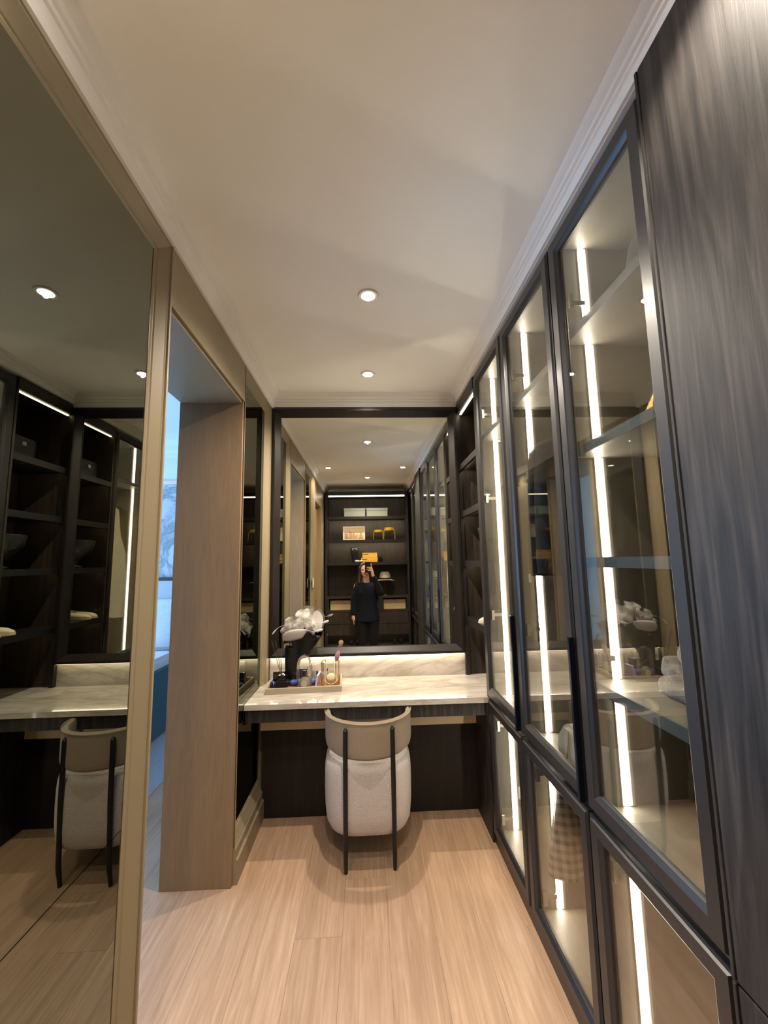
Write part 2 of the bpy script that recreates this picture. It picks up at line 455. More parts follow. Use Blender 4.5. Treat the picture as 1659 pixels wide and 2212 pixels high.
# left wall made of the pieces around the mirrors, the bedroom doorway and the second door
YO0, YO1, ZH = 1.305, 2.13, 2.378
bm = N()
bx(bm, -.979, -.700, .615, YO0-.013, 0, 3.0)               # behind mirror 1
bx(bm, -.700, XL, .615, 1.2925, 2.580, 2.75)
bx(bm, -.98, XL, YO0-.0125, YO1+.03, ZH, 3.0)           # header over doorway
bx(bm, -.979, -.700, YO1+.0185, 2.90, 0, 3.0)                  # behind mirror 2
bx(bm, -.700, XL, YO1+.0185, 2.83, 2.580, 2.75)
bx(bm, -.700, XL, 2.735, 2.84, 0, 2.75)
bx(bm, -.98, XL, .44, .615, 0, 3.0)
bx(bm, -.98, XL, -.20, .44, 2.30, 3.0)
bx(bm, -.98, XL, -.95, -.20, 0, 3.0)
bx(bm, -.700, XL, YO1+.0185, 2.154, .16, 2.58)
solo('wall_left', bm, M['beige'], kind='structure')
solo('wall_back', box(-4.2, 1.3, 4.72, 4.8, 0, 3.06), M['bedroom_paint'], kind='structure')
solo('wall_vanity', box(-.98, 1.26, 2.842, 2.92, 0, 2.75), M['ceiling'], kind='structure')
solo('wall_right', box(1.225, 1.30, -.95, 2.9, 0, 2.75), M['ceiling'], kind='structure')
solo('wall_front', box(-4.2, 1.3, -1.02, -.95, 0, 3.06), M['ceiling'], kind='structure')
solo('wall_bulkhead', box(XR+.004, 1.225, -.95, 2.842, 2.626, ZC+.02), M['cornice'], kind='structure')
bm = N(); bx(bm, -4.28, -4.2, -.6, 1.7, 0, 3.06); bx(bm, -4.28, -4.2, 4.1, 4.75, 0, 3.06); bx(bm, -4.28, -4.2, 1.7, 4.1, 0, .5); bx(bm, -4.28, -4.2, 1.7, 4.1, 2.6, 3.06)
bx(bm, -4.28, -.98, -.68, -.6, 0, 3.06)
solo('wall_bedroom', bm, M['bedroom_paint'], kind='structure')
bm = N(); frame(bm, 'X', 1.76, 4.04, .56, 2.54, [(0, -4.19), (.06, -4.17), (.06, -4.27), (0, -4.27)]); bx(bm, -4.25, -4.2, 2.87, 2.93, .56, 2.54)
solo('window_1', bm, M['white'], kind='structure')

# doorway liner (brown veneer boards, set back from the wall face)
d1 = thing('door_1', None, None, (-.82, 1.7, 0), kind='structure')
obj('jamb', box(-.98, XL-.012, YO0-.0125, YO0+.022, .001, ZH), M['liner'], d1)
obj('jamb', box(-.985, XL-.004, YO1, YO1+.018, .001, ZH), M['liner'], d1)
obj('soffit', box(-.98, XL-.012, YO0+.022, YO1, ZH-.014, ZH), M['beige'], d1)
obj('edge_bead', box(XL-.006, XL+.006, YO0-.012, YO0-.002, .16, 2.58, .002), M['beige'], d1)
obj('edge_bead', box(XL-.004, XL+.004, YO1+.0185, YO1+.0225, .16, 2.58, .001), M['beige'], d1)
# second door behind the camera
d2 = thing('door_2', None, None, (-.74, .12, 0), kind='structure')
obj('door_leaf', box(-.75, -.71, -.20, .44, .005, 2.30), M['door_wood'], d2)
obj('door_handle', tube(N(), [(-.71, .36, 1.02), (-.665, .36, 1.02), (-.665, .26, 1.02)], .008), M['black'], d2)

# skirting boards on the left wall
SK = [(-.70, 0), (XL+.018, 0), (XL+.018, .105), (XL+.008, .110), (XL+.008, .150), (XL, .160), (-.70, .160)]
solo('baseboard_left', extrude_profile(N(), SK, 'Y', YO1+.019, 2.70), M['beige'], kind='structure')
solo('baseboard_near', extrude_profile(N(), SK, 'Y', .44, YO0-.013), M['beige'], kind='structure')

# ------------------------------------------------------------------ tinted wall mirrors
SPL = [(0, XM), (.006, XM+.004), (.010, XM+.004), (.013, XM+.008), (.046, XL-.003), (.050, XL), (.055, XL), (.055, XL-.05), (0, XL-.05)]
def wall_mirror(name, label, y0, y1, z0, z1, seam):
    t = thing(name, label, 'mirror', (XM, (y0+y1)/2, z0))
    obj('casing', frame(N(), 'X', y0, y1, z0, z1, SPL), M['beige'], t)
    obj('upper_pane', box(XM-.008, XM, y0-.004, y1+.004, seam+.0012, z1+.004), M['tint'], t)
    obj('lower_pane', box(XM-.008, XM, y0-.004, y1+.004, z0-.004, seam-.0012), M['tint'], t)
    obj('backing', box(XM-.02, XM-.009, y0-.004, y1+.004, z0-.004, z1+.004), M['dark_void'], t)
    return t
wall_mirror('wall_mirror', 'tall grey-tinted wall mirror in beige casing on this side of the doorway', .67, 1.2375, .215, 2.525, .79)
wall_mirror('wall_mirror', 'narrow grey-tinted wall mirror in beige casing between doorway and vanity', 2.2095, 2.680, .215, 2.525, .79)

# ------------------------------------------------------------------ vanity mirror, backsplash, desk
vm = thing('vanity_mirror', 'large rectangular wall mirror in a dark wood frame above the marble desk', 'mirror', (0, YD, .9))
FX0, FX1, FZ0, FZ1 = -.592, .594, .945, 2.530
VP = [(0, YD-.002), (.003, YD-.008), (.034, YD-.036), (.038, YD-.044), (.053, YD-.044), (.055, YD-.041), (.055, YD+.0055), (0, YD+.0055)]
obj('frame', frame(N(), 'Y', FX0, FX1, FZ0, FZ1, VP), M['mirror_frame'], vm)
obj('mirror_pane', box(FX0-.004, FX1+.004, YD, YD+.005, FZ0-.004, FZ1+.004), M['mirror'], vm)
obj('led_strip', box(-.64, .645, YD-.024, YD-.012, .886, .8895), M['led_soft'], vm)
bm = N(); bx(bm, XL, -.648, 2.79, 2.84, .745, 2.59); bx(bm, XL, XR, 2.79, 2.84, 2.586, 2.60)
solo('trim_4', bm, M['oak_frame'], kind='structure')

dk = thing('vanity_desk', 'dark wood vanity desk with drawer front below the marble top', 'desk', (0, 2.5, 0))
obj('apron', box(-.664, XR-.002, 2.360, 2.380, .645, .712, .001), M['oak'], dk)
obj('apron_end', box(-.676, -.668, 2.372, 2.60, .632, .712), M['oak_frame'], dk)
obj('drawer_box', box(-.655, .640, 2.380, 2.60, .645, .712), M['oak_frame'], dk)
obj('back_panel', box(-.65, XR+.02, 2.650, 2.665, .001, .511), M['under_desk'], dk)
obj('cable_rail', box(-.65, XR, 2.606, 2.664, .512, .570), M['rail'], dk, label='pale beige rail under the drawer')
obj('side_panel', box(XR-.002, XR+.016, 2.350, 2.65, .001, .712), M['oak'], dk)
wt = thing('desk_worktop', 'polished beige marble worktop with veins running wall to wall', 'worktop', (0, 2.6, .714))
obj('slab', box(XM+.0015, .995, 2.347, 2.838, .714, .744, .0015), M['marble'], wt)
obj('backsplash', box(-.648, XR+.002, 2.822, 2.838, .7445, .915), M['marble'], wt)
sk = thing('wall_socket', 'cream double socket plate on the marble backsplash behind the tray', 'socket', (-.50, 2.82, .83))
obj('plate', box(-.545, -.465, 2.814, 2.8215, .79, .87, .003), M['white'], sk)
obj('switch_rocker', box(-.520, -.490, 2.811, 2.8138, .815, .845, .001), M['white'], sk)

# ------------------------------------------------------------------ open niche shelves on the right above the desk
on = thing('open_shelf_unit', 'dark wood open niche shelves over the right end of the desk', 'shelf', (.85, 2.58, .744))
YN0, YN1, XN1 = 2.350, 2.818, 1.00
obj('side_panel', box(XR+.006, XN1, YN1, YN1+.018, .745, 2.60), M['oak_shelf'], on)
obj('side_panel', box(XR+.006, XN1, YN0-.001, YN0+.014, .745, 2.60), M['oak_shelf'], on)
obj('back_panel', box(XN1, XN1+.015, YN0, YN1+.018, .745, 2.60), M['oak_shelf'], on)
obj('top_rail', box(XR-.001, XN1, YN0, YN1, 2.545, 2.615), M['oak_frame'], on)
obj('corner_post', box(XR-.006, XR+.020, YN1-.028, YN1, .745, 2.60), M['oak_frame'], on)
obj('led_strip', box(XR+.022, XR+.034, YN0+.02, YN1-.03, 2.539, 2.5445), M['led_dim'], on)
NZ = [2.170, 1.838, 1.500, 1.125]
for z in NZ:
    obj('shelf', box(XR+.024, XN1, YN0+.014, YN1-.001, z-.030, z), M['niche_shelf'], on)
    obj('shelf_lip', box(XR+.006, XR+.0238, YN0+.014, YN1-.001, z-.040, z), M['niche_shelf'], on)
    obj('led_strip', box(XR+.0245, XR+.0265, YN0+.03, YN1-.04, z-.037, z-.0305), M['led_niche'], on)

# ------------------------------------------------------------------ glass cabinets along the right wall
ZDIV0, ZDIV1, ZTOP = .738, .752, 2.606
DP = [(0, XR+.018), (.003, XR+.010), (.012, XR+.004), (.016, XR+.0005), (.050, XR), (.053, XR+.006), (.060, XR+.006), (.060, XR+.024), (0, XR+.024)]
def glass_door(t, y0, y1, z0, z1, handle, hinge_zs, glassmat):
    a0, a1, b0, b1 = y0+.062, y1-.062, z0+.062, z1-.062
    d = obj('door', frame(N(), 'X', a0, a1, b0, b1, DP), M['oak_frame'], t)
    obj('glass_pane', box(XR+.014, XR+.018, a0-.006, a1+.006, b0-.006, b1+.006), glassmat, d)
    if handle:
        obj('handle', box(XR-.014, XR+.004, y0+.006, y0+.020, z0+.004, 1.248, .002), M['handle'], d)
    for hz in hinge_zs:
        bm = N(); bx(bm, XR+.030, XR+.085, y1-.072, y1-.060, hz-.008, hz+.008); bx(bm, XR+.024, XR+.040, y1-.082, y1-.062, hz-.026, hz+.026, .002)
        obj('hinge', bm, M['chrome'], d)
    return d
def bay(name, label, y0, y1, shelves, lit, rail=False, pull=True, both=False):
    t = thing(name, label, 'cabinet', (.94, (y0+y1)/2, 0))
    x0, x1, s = XR+.027, 1.215, .018
    obj('side_panel', box(x0, x1, y1-s, y1-.0005, .05, 2.612), M['interior'], t)
    obj('side_panel', box(x0, x1, y0+.0005, y0+s, .05, 2.612), M['interior'], t)
    obj('back_panel', box(x1, x1+.008, y0+.001, y1-.001, .05, 2.612), M['interior'], t)
    obj('top_panel', box(x0, x1, y0+s, y1-s, 2.594, 2.612), M['interior'], t)
    obj('middle_panel', box(x0, x1, y0+s, y1-s, .733, .756), M['interior'], t)
    obj('base_panel', box(x0, x1, y0+s, y1-s, .05, .072), M['interior'], t)
    obj('plinth', box(XR+.010, XR+.03, y0+.0005, y1-.0005, .001, .0495), M['oak_frame'], t)
    zs = []
    for z in shelves:
        sh = obj('shelf', box(.700, x1, y0+s, y1-s, z-.030, z), M['interior'], t)
        obj('shelf_edge', box(.696, .6998, y0+s, y1-s, z-.030, z), M['shelf_edge'], sh)
        zs.append(z)
    if lit:
        lv = [(2.592, 'T')] + [(z, 'S') for z in zs] + [(.756, 'B')]
        segs = []
        top = 2.592
        for z in zs: segs.append((z, top)); top = z-.030
        segs.append((.758, top)); segs.append((.074, .731))
        for a, b in segs:
            c = obj('led_channel', box(.760, .791, y1-s-.004, y1-s-.0002, a+.001, b-.001), M['alu'], t)
            obj('led_strip', box(.763, .7805, y1-s-.0065, y1-s-.0042, a+.002, b-.002), M['led'], c)
            if not both: continue
            c = obj('led_channel', box(.760, .791, y0+s+.0002, y0+s+.004, a+.001, b-.001), M['alu'], t)
            obj('led_strip', box(.763, .7805, y0+s+.0042, y0+s+.0065, a+.002, b-.002), M['led'], c)
    if rail:
        obj('hanging_rail', tube(N(), [(.955, y0+s, 2.120), (.955, y1-s, 2.120)], .012, 10), M['chrome'], t)
        obj('hanging_rail', tube(N(), [(.90, y0+s, .690), (.90, y1-s, .690)], .012, 10), M['chrome'], t)
    glass_door(t, y0+.0025, y1-.0025, ZDIV1, ZTOP, pull, (2.35, 1.85, 1.20) if lit else (), M['glass'])
    glass_door(t, y0+.0025, y1-.0025, .053, ZDIV0, False, (.62, .16) if lit else (), M['glass'])
    return t
YB = [2.346, 1.847, 1.313, .813]
bay('glass_cabinet', 'lit glass-fronted cabinet next to the open shelves, holding a white garment', YB[1], YB[0], [2.236], True, True, True, True)
bay('glass_cabinet', 'lit glass-fronted cabinet with a dark jacket and a tweed skirt hanging inside', YB[2], YB[1], [2.236], True, True)
bay('glass_cabinet', 'lit glass-fronted cabinet with four shelves beside the solid wood doors', YB[3], YB[2], [2.262, 1.862, 1.502, 1.124], True, False, False)
bay('glass_cabinet', 'unlit glass-fronted cabinet between solid wood doors and the unlit one by the display shelves', -.21, .30, [2.236, 1.6], False)
bay('glass_cabinet', 'unlit glass-fronted cabinet touching the display shelves behind the person', -.72, -.21, [2.236, 1.6], False, False, False)

wc = thing('wood_cabinet', 'full-height cabinet with solid dark oak doors at the right', 'cabinet', (.94, .556, 0))
y0, y1 = .3005, .8125
obj('carcass', box(XR+.027, 1.215, y0, y1, .05, 2.612), M['oak_frame'], wc)
obj('plinth', box(XR+.010, XR+.03, y0, y1, .001, .0495), M['oak_frame'], wc)
def wood_door(z0, z1):
    bm = N()
    bx(bm, XR-.010, XR+.022, y0+.002, y1-.019, z0, z1, .002)
    d = obj('door', bm, M['oak'], wc)
    obj('edge_profile', box(XR-.012, XR+.022, y1-.0165, y1-.009, z0, z1, .002), M['oak'], d)
    obj('edge_profile', box(XR-.002, XR+.022, y1-.0075, y1-.002, z0, z1, .0015), M['oak'], d)
wood_door(ZDIV1-.004, 2.634); wood_door(.053, ZDIV0+.004)

# ------------------------------------------------------------------ ceiling downlights
def downlight(x, y, label, power=SPOT_W):
    t = thing('downlight', label, 'downlight', (x, y, ZC-.008), 'recessed ceiling downlights')
    obj('trim_ring', lathe(N(), [(.031, -.002), (.044, -.004), (.046, 0), (.046, .004), (.031, .004)], (x, y, ZC-.004), 32, cap=False), M['white'], t, smooth=True)
    obj('lens', lathe(N(), [(0, 0), (.031, 0), (.031, .003), (0, .003)], (x, y, ZC-.0055), 32, cap=False), M['lamp'], t)
    l = bpy.data.lights.new('downlight_beam', 'SPOT'); l.energy = power; l.color = SPOT_COL; l.spot_size = math.radians(148 if power > 20 else 120); l.spot_blend = .75; l.shadow_soft_size = .0105
    o = bpy.data.objects.new('downlight_beam', l); COL.objects.link(o); o.parent = t; o.location = (0, 0, -.0085)
downlight(.022, 1.6985, 'recessed ceiling downlight, the larger-looking of the two on the ceiling')
downlight(.022, 2.468, 'recessed ceiling downlight directly above the desk edge')
downlight(-.470, .5926, 'recessed ceiling downlight in front of the camera by the left wall', 18)
downlight(.471, .5926, 'recessed ceiling downlight grazing the solid dark oak doors', 17)
downlight(.022, -.0144, 'recessed ceiling downlight above the person with the phone', 40)

# ------------------------------------------------------------------ chair
ch = thing('vanity_chair', 'low chair with white boucle seat drum, curved taupe backrest and dark legs', 'chair', (0, 2.38, 0))
def seat_shape():
    bm = N(); seg = 48
    cx, cyy = -.008, 2.374
    def ring(sx, sy, z, nn=2.7):
        r = []
        for i in range(seg):
            a = 2*PI*i/seg; c, s = math.cos(a), math.sin(a)
            x = sx*math.copysign(abs(c)**(2/nn), c); y = sy*math.copysign(abs(s)**(2/nn), s)
            # slightly hollow back between the legs
            if s < -.6: y += .008*max(0, 1-(x/.11)**2)
            r.append(bm.verts.new((cx+x, cyy+y, z)))
        return r
    prof = [(.60, .150), (.78, .152), (.90, .168), (.965, .20), (.99, .26), (1.0, .34), (.998, .42), (.99, .455), (.965, .485), (.905, .502), (.78, .507), (.4, .510)]
    rings = [ring(.230*k, .225*k, z) for k, z in prof]
    for a, b in zip(rings, rings[1:]):
        for i in range(seg):
            j = (i+1) % seg; bm.faces.new((a[i], a[j], b[j], b[i]))
    bm.faces.new(rings[0]); bm.faces.new(rings[-1])
    return bm
obj('seat', seat_shape(), M['boucle'], ch, smooth=True, label='white boucle seat drum')
obj('base', lathe(N(), [(.10, .135), (.165, .135), (.165, .150), (.10, .150)], (-.008, 2.395, 0), 32), M['black'], ch)
def back_shape():
    """curved padded band with rounded lower corners, closing forward at both ends"""
    bm = N(); nu, nv = 40, 14; R = .219; cx, cyy = -.004, 2.362
    def pt(u, side, v):
        a = u*math.radians(116)              # -1..1 around
        e = abs(u)
        zt = .712 - .004*e*e
        zb = .530 + .020*e*e + .115*max(0, (e-.52)/.48)**2.1
        z = zb + (zt-zb)*v
        th = .0145*math.sqrt(max(0, 1-(2*v-1)**8))*math.sqrt(max(.02, 1-e**10))
        r = R + side*th
        return Vector((cx + r*math.sin(a)*1.0, cyy - r*math.cos(a)*1.02, z))
    grid = []
    for i in range(nu+1):
        u = -1+2*i/nu
        loop = [bm.verts.new(pt(u, 1, k/nv)) for k in range(nv+1)] + [bm.verts.new(pt(u, -1, k/nv)) for k in range(nv-1, 0, -1)]
        grid.append(loop)
    n = len(grid[0])
    for a, b in zip(grid, grid[1:]):
        for k in range(n):
            l = (k+1) % n; bm.faces.new((a[k], a[l], b[l], b[k]))
    bm.faces.new(grid[0]); bm.faces.new(grid[-1][::-1])
    return bm
obj('backrest', back_shape(), M['linen'], ch, smooth=True, label='curved taupe linen backrest')
bm = N()
tube(bm, [(-.004+.2345*math.sin(a), 2.362-.2390*math.cos(a), .7035) for a in [math.radians(-104+208*i/40) for i in range(41)]], .0022, 6)
obj('piping', bm, M['linen'], ch)
for sx, yf in ((-.121, 2.195), (.119, 2.205)):
    obj('leg', tube(N(), [(sx, yf-.008, 0), (sx, yf-.030, .10), (sx*.985, yf-.048, .40), (sx*.975, yf-.051, .672), (sx*.975, yf-.050, .684)], [.0095, .0115, .012, .012, .004], 12), M['black'], ch, smooth=True)
for sx in (-.115, .105):
    obj('leg', tube(N(), [(sx, 2.575, 0), (sx, 2.545, .136)], [.010, .012], 12), M['black'], ch, smooth=True)

# ------------------------------------------------------------------ tray and what stands on it
TA = .055                                           # tray is turned slightly on the desk
def TR(x, y):                                       # tray frame -> world
    c, s = math.cos(TA), math.sin(TA); return (-.603 + x*c - y*s, 2.508 + x*s + y*c)
tr = thing('tray', 'rectangular taupe leather tray with a reddish wood floor on the desk', 'tray', (-.603, 2.508, .7445))
tr.rotation_euler = (0, 0, TA); ORG[tr.name] = Vector((0, 0, .7445)); 
TW, TD = .445, .275
bm = N(); frame(bm, 'Z', .010, TW-.010, .010, TD-.010, [(0, .7520), (0, .776), (.002, .778), (.008, .778), (.010, .776), (.010, .7445), (0, .7445)])
obj('rim', bm, M['taupe_leather'], tr)
obj('floor_panel', box(.0101, TW-.0101, .0101, TD-.0101, .7447, .7525), M['tray_wood'], tr)
ZT = .7527
def P2(cu, cv): return (-.621 + cu*.000250, 1.230 - cv*.000241)
# black sculptural head
outline = [(408, 1982), (405, 1735), (395, 1100), (405, 1030), (440, 1062), (500, 1085), (600, 1085), (638, 1062), (635, 1015), (600, 950), (540, 910), (470, 935), (370, 965), (352, 905), (420, 800), (520, 740), (800, 650), (1000, 660), (1085, 740), (1140, 825), (1180, 800), (1262, 808), (1205, 950), (1000, 1292), (900, 1335), (780, 1335), (705, 1440), (660, 1735), (655, 1982)]
bm = N(); pts = [P2(*p) for p in outline]
A = [bm.verts.new((x, 2.672, z)) for x, z in pts]; B = [bm.verts.new((x, 2.732, z)) for x, z in pts]
n = len(pts)
for i in range(n): bm.faces.new((A[i], A[(i+1) % n], B[(i+1) % n], B[i]))
fa, fb = bm.faces.new(A), bm.faces.new(B[::-1])
bmesh.ops.bevel(bm, geom=list({e for f in (fa, fb) for e in f.edges}), offset=.010, segments=3, profile=.6, affect='EDGES', clamp_overlap=True)
zmin = min(v.co.z for v in bm.verts)
bmesh.ops.translate(bm, verts=bm.verts, vec=(0, 0, ZT-zmin))
solo('head_sculpture', bm, M['gloss_black'], 'glossy black abstract head sculpture standing in the tray, wearing the white hat', 'sculpture', smooth=True)

# white fascinator: shell brim, organza petals, knobs and three feathers
fc = thing('fascinator_hat', 'white organza fascinator hat with petals and feathers on the black head', 'hat', (-.43, 2.70, 1.05))
def petal(cu, cv, ru, rv, y, tilt, wave, ph, name='petal', m='petal', fold=.0):
    bm = N(); cx, cz = P2(cu, cv); rx, rz = ru*.00025, rv*.00025; nr, ns = 6, 28
    rings = []
    for i in range(1, nr+1):
        t = i/nr
        rings.append([bm.verts.new((cx + rx*t*math.cos(a), y + tilt*rz*t*math.sin(a) + fold*t*t + wave*t*t*math.sin(3*a+ph), cz + rz*t*math.sin(a)*(1-.10*t*math.sin(2*a+ph)))) for a in [2*PI*k/ns for k in range(ns)]])
    c0 = bm.verts.new((cx, y, cz))
    for k in range(ns): bm.faces.new((c0, rings[0][k], rings[0][(k+1) % ns]))
    for a, b in zip(rings, rings[1:]):
        for k in range(ns): bm.faces.new((a[k], b[k], b[(k+1) % ns], a[(k+1) % ns]))
    return obj(name, bm, M[m], fc, smooth=True)
petal(1165, 440, 150, 255, 2.745, .5, .010, .4)
petal(1030, 600, 130, 160, 2.690, -.4, .010, 1.2)
petal(390, 650, 125, 130, 2.690, -.5, .012, 2.0)
petal(560, 455, 170, 150, 2.670, -.6, .014, .2)
petal(470, 400, 110, 100, 2.700, .3, .012, 2.6)
petal(810, 220, 175, 115, 2.700, .6, .014, 1.0)
petal(900, 190, 110, 95, 2.720, .9, .012, 3.0)
petal(850, 420, 210, 140, 2.680, -.5, .014, 1.7)
petal(700, 520, 180, 90, 2.650, -.9, .010, .9)
petal(980, 400, 160, 150, 2.715, .4, .012, 2.2)
# brim shell
bm = N(); cols = []
top = [(345, 720), (430, 640), (510, 590), (620, 560), (760, 548), (880, 560), (960, 590)]
bot = [(338, 935), (450, 900), (560, 872), (660, 850), (750, 830), (832, 818), (890, 730)]
for i, (a, b) in enumerate(zip(top, bot)):
    c = []
    for k in range(6):
        t = k/5; x, z = P2(a[0]+(b[0]-a[0])*t, a[1]+(b[1]-a[1])*t)
        u = (i-3)/3.2
        c.append(bm.verts.new((x, 2.612 + .052*t*t + .045*u*u, z)))
    cols.append(c)
for a, b in zip(cols, cols[1:]):
    for k in range(5): bm.faces.new((a[k], a[k+1], b[k+1], b[k]))
o = obj('brim', bm, M['sina'], fc, smooth=True); md = o.modifiers.new('thickness', 'SOLIDIFY'); md.thickness = .0025
for cu, cv in ((665, 480), (870, 285)):
    x, z = P2(cu, cv); bm = N()
    for k in range(5): ball(bm, (x+.007*math.cos(k*1.26), 2.632+.004*math.sin(k*2), z+.007*math.sin(k*1.26)), .006, 1)
    obj('flower_centre', bm, M['sina'], fc, smooth=True)
def feather(stem, tip0, tip1, wd, y):
    bm = N(); pts = []
    for cu, cv in stem: x, z = P2(cu, cv); pts.append((x, y, z))
    tube(bm, pts, .0011, 6)
    a, b = Vector((*P2(*tip0), 0)), Vector((*P2(*tip1), 0)); m_ = 8; rows = []
    for k in range(m_+1):
        t = k/m_; c = a.lerp(b, t); ww = wd*(math.sin(PI*min(1, t**1.5*.92+.02))**.8)+.0006
        d = (b-a).normalized(); nrm = Vector((-d.y, d.x, 0))
        rows.append([bm.verts.new((c.x+nrm.x*ww*s, y-.004*math.cos(s*1.5), c.y+nrm.y*ww*s)) for s in (-1, -.4, .4, 1)])
    for p, q in zip(rows, rows[1:]):
        for k in range(3): bm.faces.new((p[k], p[k+1], q[k+1], q[k]))
    o = obj('feather', bm, M['sina'], fc, smooth=True); md = o.modifiers.new('thickness', 'SOLIDIFY'); md.thickness = .0015
feather([(1100, 380), (1200, 420), (1290, 436), (1340, 436)], (1335, 438), (1502, 378), .0058, 2.655)
feather([(940, 590), (1040, 622), (1120, 638), (1170, 636)], (1165, 638), (1360, 590), .0068, 2.640)
feather([(430, 455), (350, 472), (280, 505), (225, 535)], (228, 530), (97, 685), .0045, 2.640)

# reed diffuser at the front left of the tray
df = thing('reed_diffuser', 'black square reed diffuser with dark reeds at the left front of the tray', 'diffuser', (-.523, 2.600, ZT))
obj('bottle', box(-.556, -.490, 2.575, 2.635, ZT, ZT+.046, .004), M['sculpt'], df)
obj('collar', box(-.545, -.501, 2.585, 2.625, ZT+.0462, ZT+.078, .005), M['gloss_black'], df)
obj('opening', lathe(N(), [(.006, 0), (.009, 0), (.009, .006), (.006, .006)], (-.523, 2.605, ZT+.078), 16, cap=False), M['chrome'], df)
for (tx, ty, tz), r, mm in [((-.590, 2.60, 1.035), .0022, 'reed'), ((-.572, 2.63, 1.030), .0022, 'reed'), ((-.545, 2.615, 1.005), .0014, 'chrome'), ((-.532, 2.60, .985), .0014, 'chrome')]:
    obj('reed', tube(N(), [(-.523+(tx+.523)*.02, 2.605, ZT+.050), (tx, ty, tz)], r, 6), M[mm], df)
# smoked glass candle jar behind it
cj = thing('candle_jar', 'square smoked-glass candle jar behind the black reed diffuser', 'candle', (-.545, 2.675, ZT))
obj('jar', box(-.590, -.500, 2.648, 2.688, ZT, ZT+.085, .006), M['smoke'], cj)
obj('candle', box(-.583, -.507, 2.654, 2.683, ZT+.004, ZT+.040, .004), M['navy_box'], cj)
# dark gift box
gb = thing('gift_box', 'dark navy square box behind the blue tubes in the tray', 'box', (-.455, 2.690, ZT))
gx, gy = -.462, 2.640+.0
obj('base', box(-.452, -.392, 2.706, 2.760, ZT, ZT+.062, .003), M['navy_box'], gb)
obj('lid', box(-.454, -.390, 2.704, 2.762, ZT+.0622, ZT+.085, .003), M['navy_box'], gb)
# two lying tubes
def lying_tube(label, x0, x1, y, r, m):
    t = thing('cosmetic_tube', label, 'tube', ((x0+x1)/2, y, ZT))
    o = obj('body', tube(N(), [(x0+.012, y, ZT+r), (x1-.012, y+.004, ZT+r)], r, 20), M[m], t, smooth=True)
    for a, b in ((x0, x0+.0118), (x1-.0118, x1)):
        obj('end_cap', tube(N(), [(a, y, ZT+r), (b, y, ZT+r)], r*.93, 20), M['navy_box'], t, smooth=True)
lying_tube('short blue cosmetic tube lying at the left end of the tray', -.598, -.563, 2.625, .018, 'blue')
lying_tube('long blue cosmetic tube lying across the tray behind the glass dome', -.487, -.325, 2.652, .0175, 'blue')
# glass dome with a perfume bottle inside
gd = thing('glass_dome', 'clear bell-shaped glass dome covering a perfume bottle', 'dome', (-.386, 2.583, ZT))
R = .0475
prof = [(R, .0), (R, .10), (R*.985, .125), (R*.90, .150), (R*.72, .171), (R*.45, .184), (R*.2, .189), (0, .190)]
inner = [(max(0, r-.003), min(z, .187)) for r, z in prof]
obj('bell', lathe(N(), inner[::-1]+prof[:1]+prof[1:], (-.386, 2.583, ZT+.006), 40, cap=False), M['dome'], gd, smooth=True)
obj('knob', ball(N(), (-.386, 2.583, ZT+.199), .004, 2), M['dome'], gd, smooth=True)
obj('base_plate', lathe(N(), [(0, 0), (R+.004, 0), (R+.004, .004), (R+.002, .0058), (0, .0058)], (-.386, 2.583, ZT), 40, cap=False), M['chrome'], gd)
pb = thing('perfume_bottle', 'round clear perfume bottle with a dark cap under the glass dome', 'perfume', (-.386, 2.583, ZT+.006))
obj('body', lathe(N(), [(0, 0), (.024, 0), (.029, .004), (.031, .022), (.029, .040), (.020, .056), (.010, .063), (.010, .067), (0, .067)], (-.386, 2.583, ZT+.0061), 28, sy=.7, cap=False), M['glass_liquid'], pb, smooth=True)
obj('cap', lathe(N(), [(0, .0672), (.0115, .0672), (.0115, .098), (.010, .100), (0, .100)], (-.386, 2.583, ZT+.006), 20, cap=False), M['plum'], pb, smooth=True)
obj('label', lathe(N(), [(0, 0), (.019, 0), (.018, .0012), (0, .0012)], (0, 0, 0), 24, cap=False), M['label'], pb)
lb = [c for c in pb.children if c.name.startswith('label')][0]
lb.rotation_euler = (PI/2, 0, 0); lb.data.transform(Matrix.Translation(Vector((-.386, 2.583, ZT+.006)))); lb.location = (0, -.0222, .027)
lb.data.transform(Matrix.Translation(Vector((.386, -2.583, -ZT-.006)))); 
for v in lb.data.vertices: v.co += ORG[pb.name]*1.0
# small cards and a lipstick between the dome and the jewellery box
cd = solo('gift_card', box(-.362, -.336, 2.728, 2.732, ZT, ZT+.066, .001), M['grey_box'], 'small grey card standing behind the glass dome', 'card')
ls = thing('lipstick', 'slim plum lipstick standing behind the lilac card', 'lipstick', (-.326, 2.715, ZT))
obj('case', lathe(N(), [(0, 0), (.0065, 0), (.0065, .035), (0, .035)], (-.326, 2.715, ZT), 14, cap=False), M['plum'], ls, smooth=True)
obj('cap', lathe(N(), [(0, .0352), (.006, .0352), (.006, .068), (0, .070)], (-.326, 2.715, ZT), 14, cap=False), M['plum'], ls, smooth=True)
bm = N(); v = [(-.326, 2.590, ZT), (-.316, 2.700, ZT), (-.306, 2.700, ZT+.072), (-.314, 2.590, ZT+.072)]
A = [bm.verts.new(p) for p in v]; B = [bm.verts.new((p[0]+.010, p[1]-.001, p[2]+(0 if k < 2 else -.002))) for k, p in enumerate(v)]
bm.faces.new(A); bm.faces.new(B[::-1])
for i in range(4): bm.faces.new((A[i], A[(i+1) % 4], B[(i+1) % 4], B[i]))
solo('lilac_booklet', bm, M['lilac'], 'thin lilac booklet leaning on edge beside the jewellery box', 'booklet')
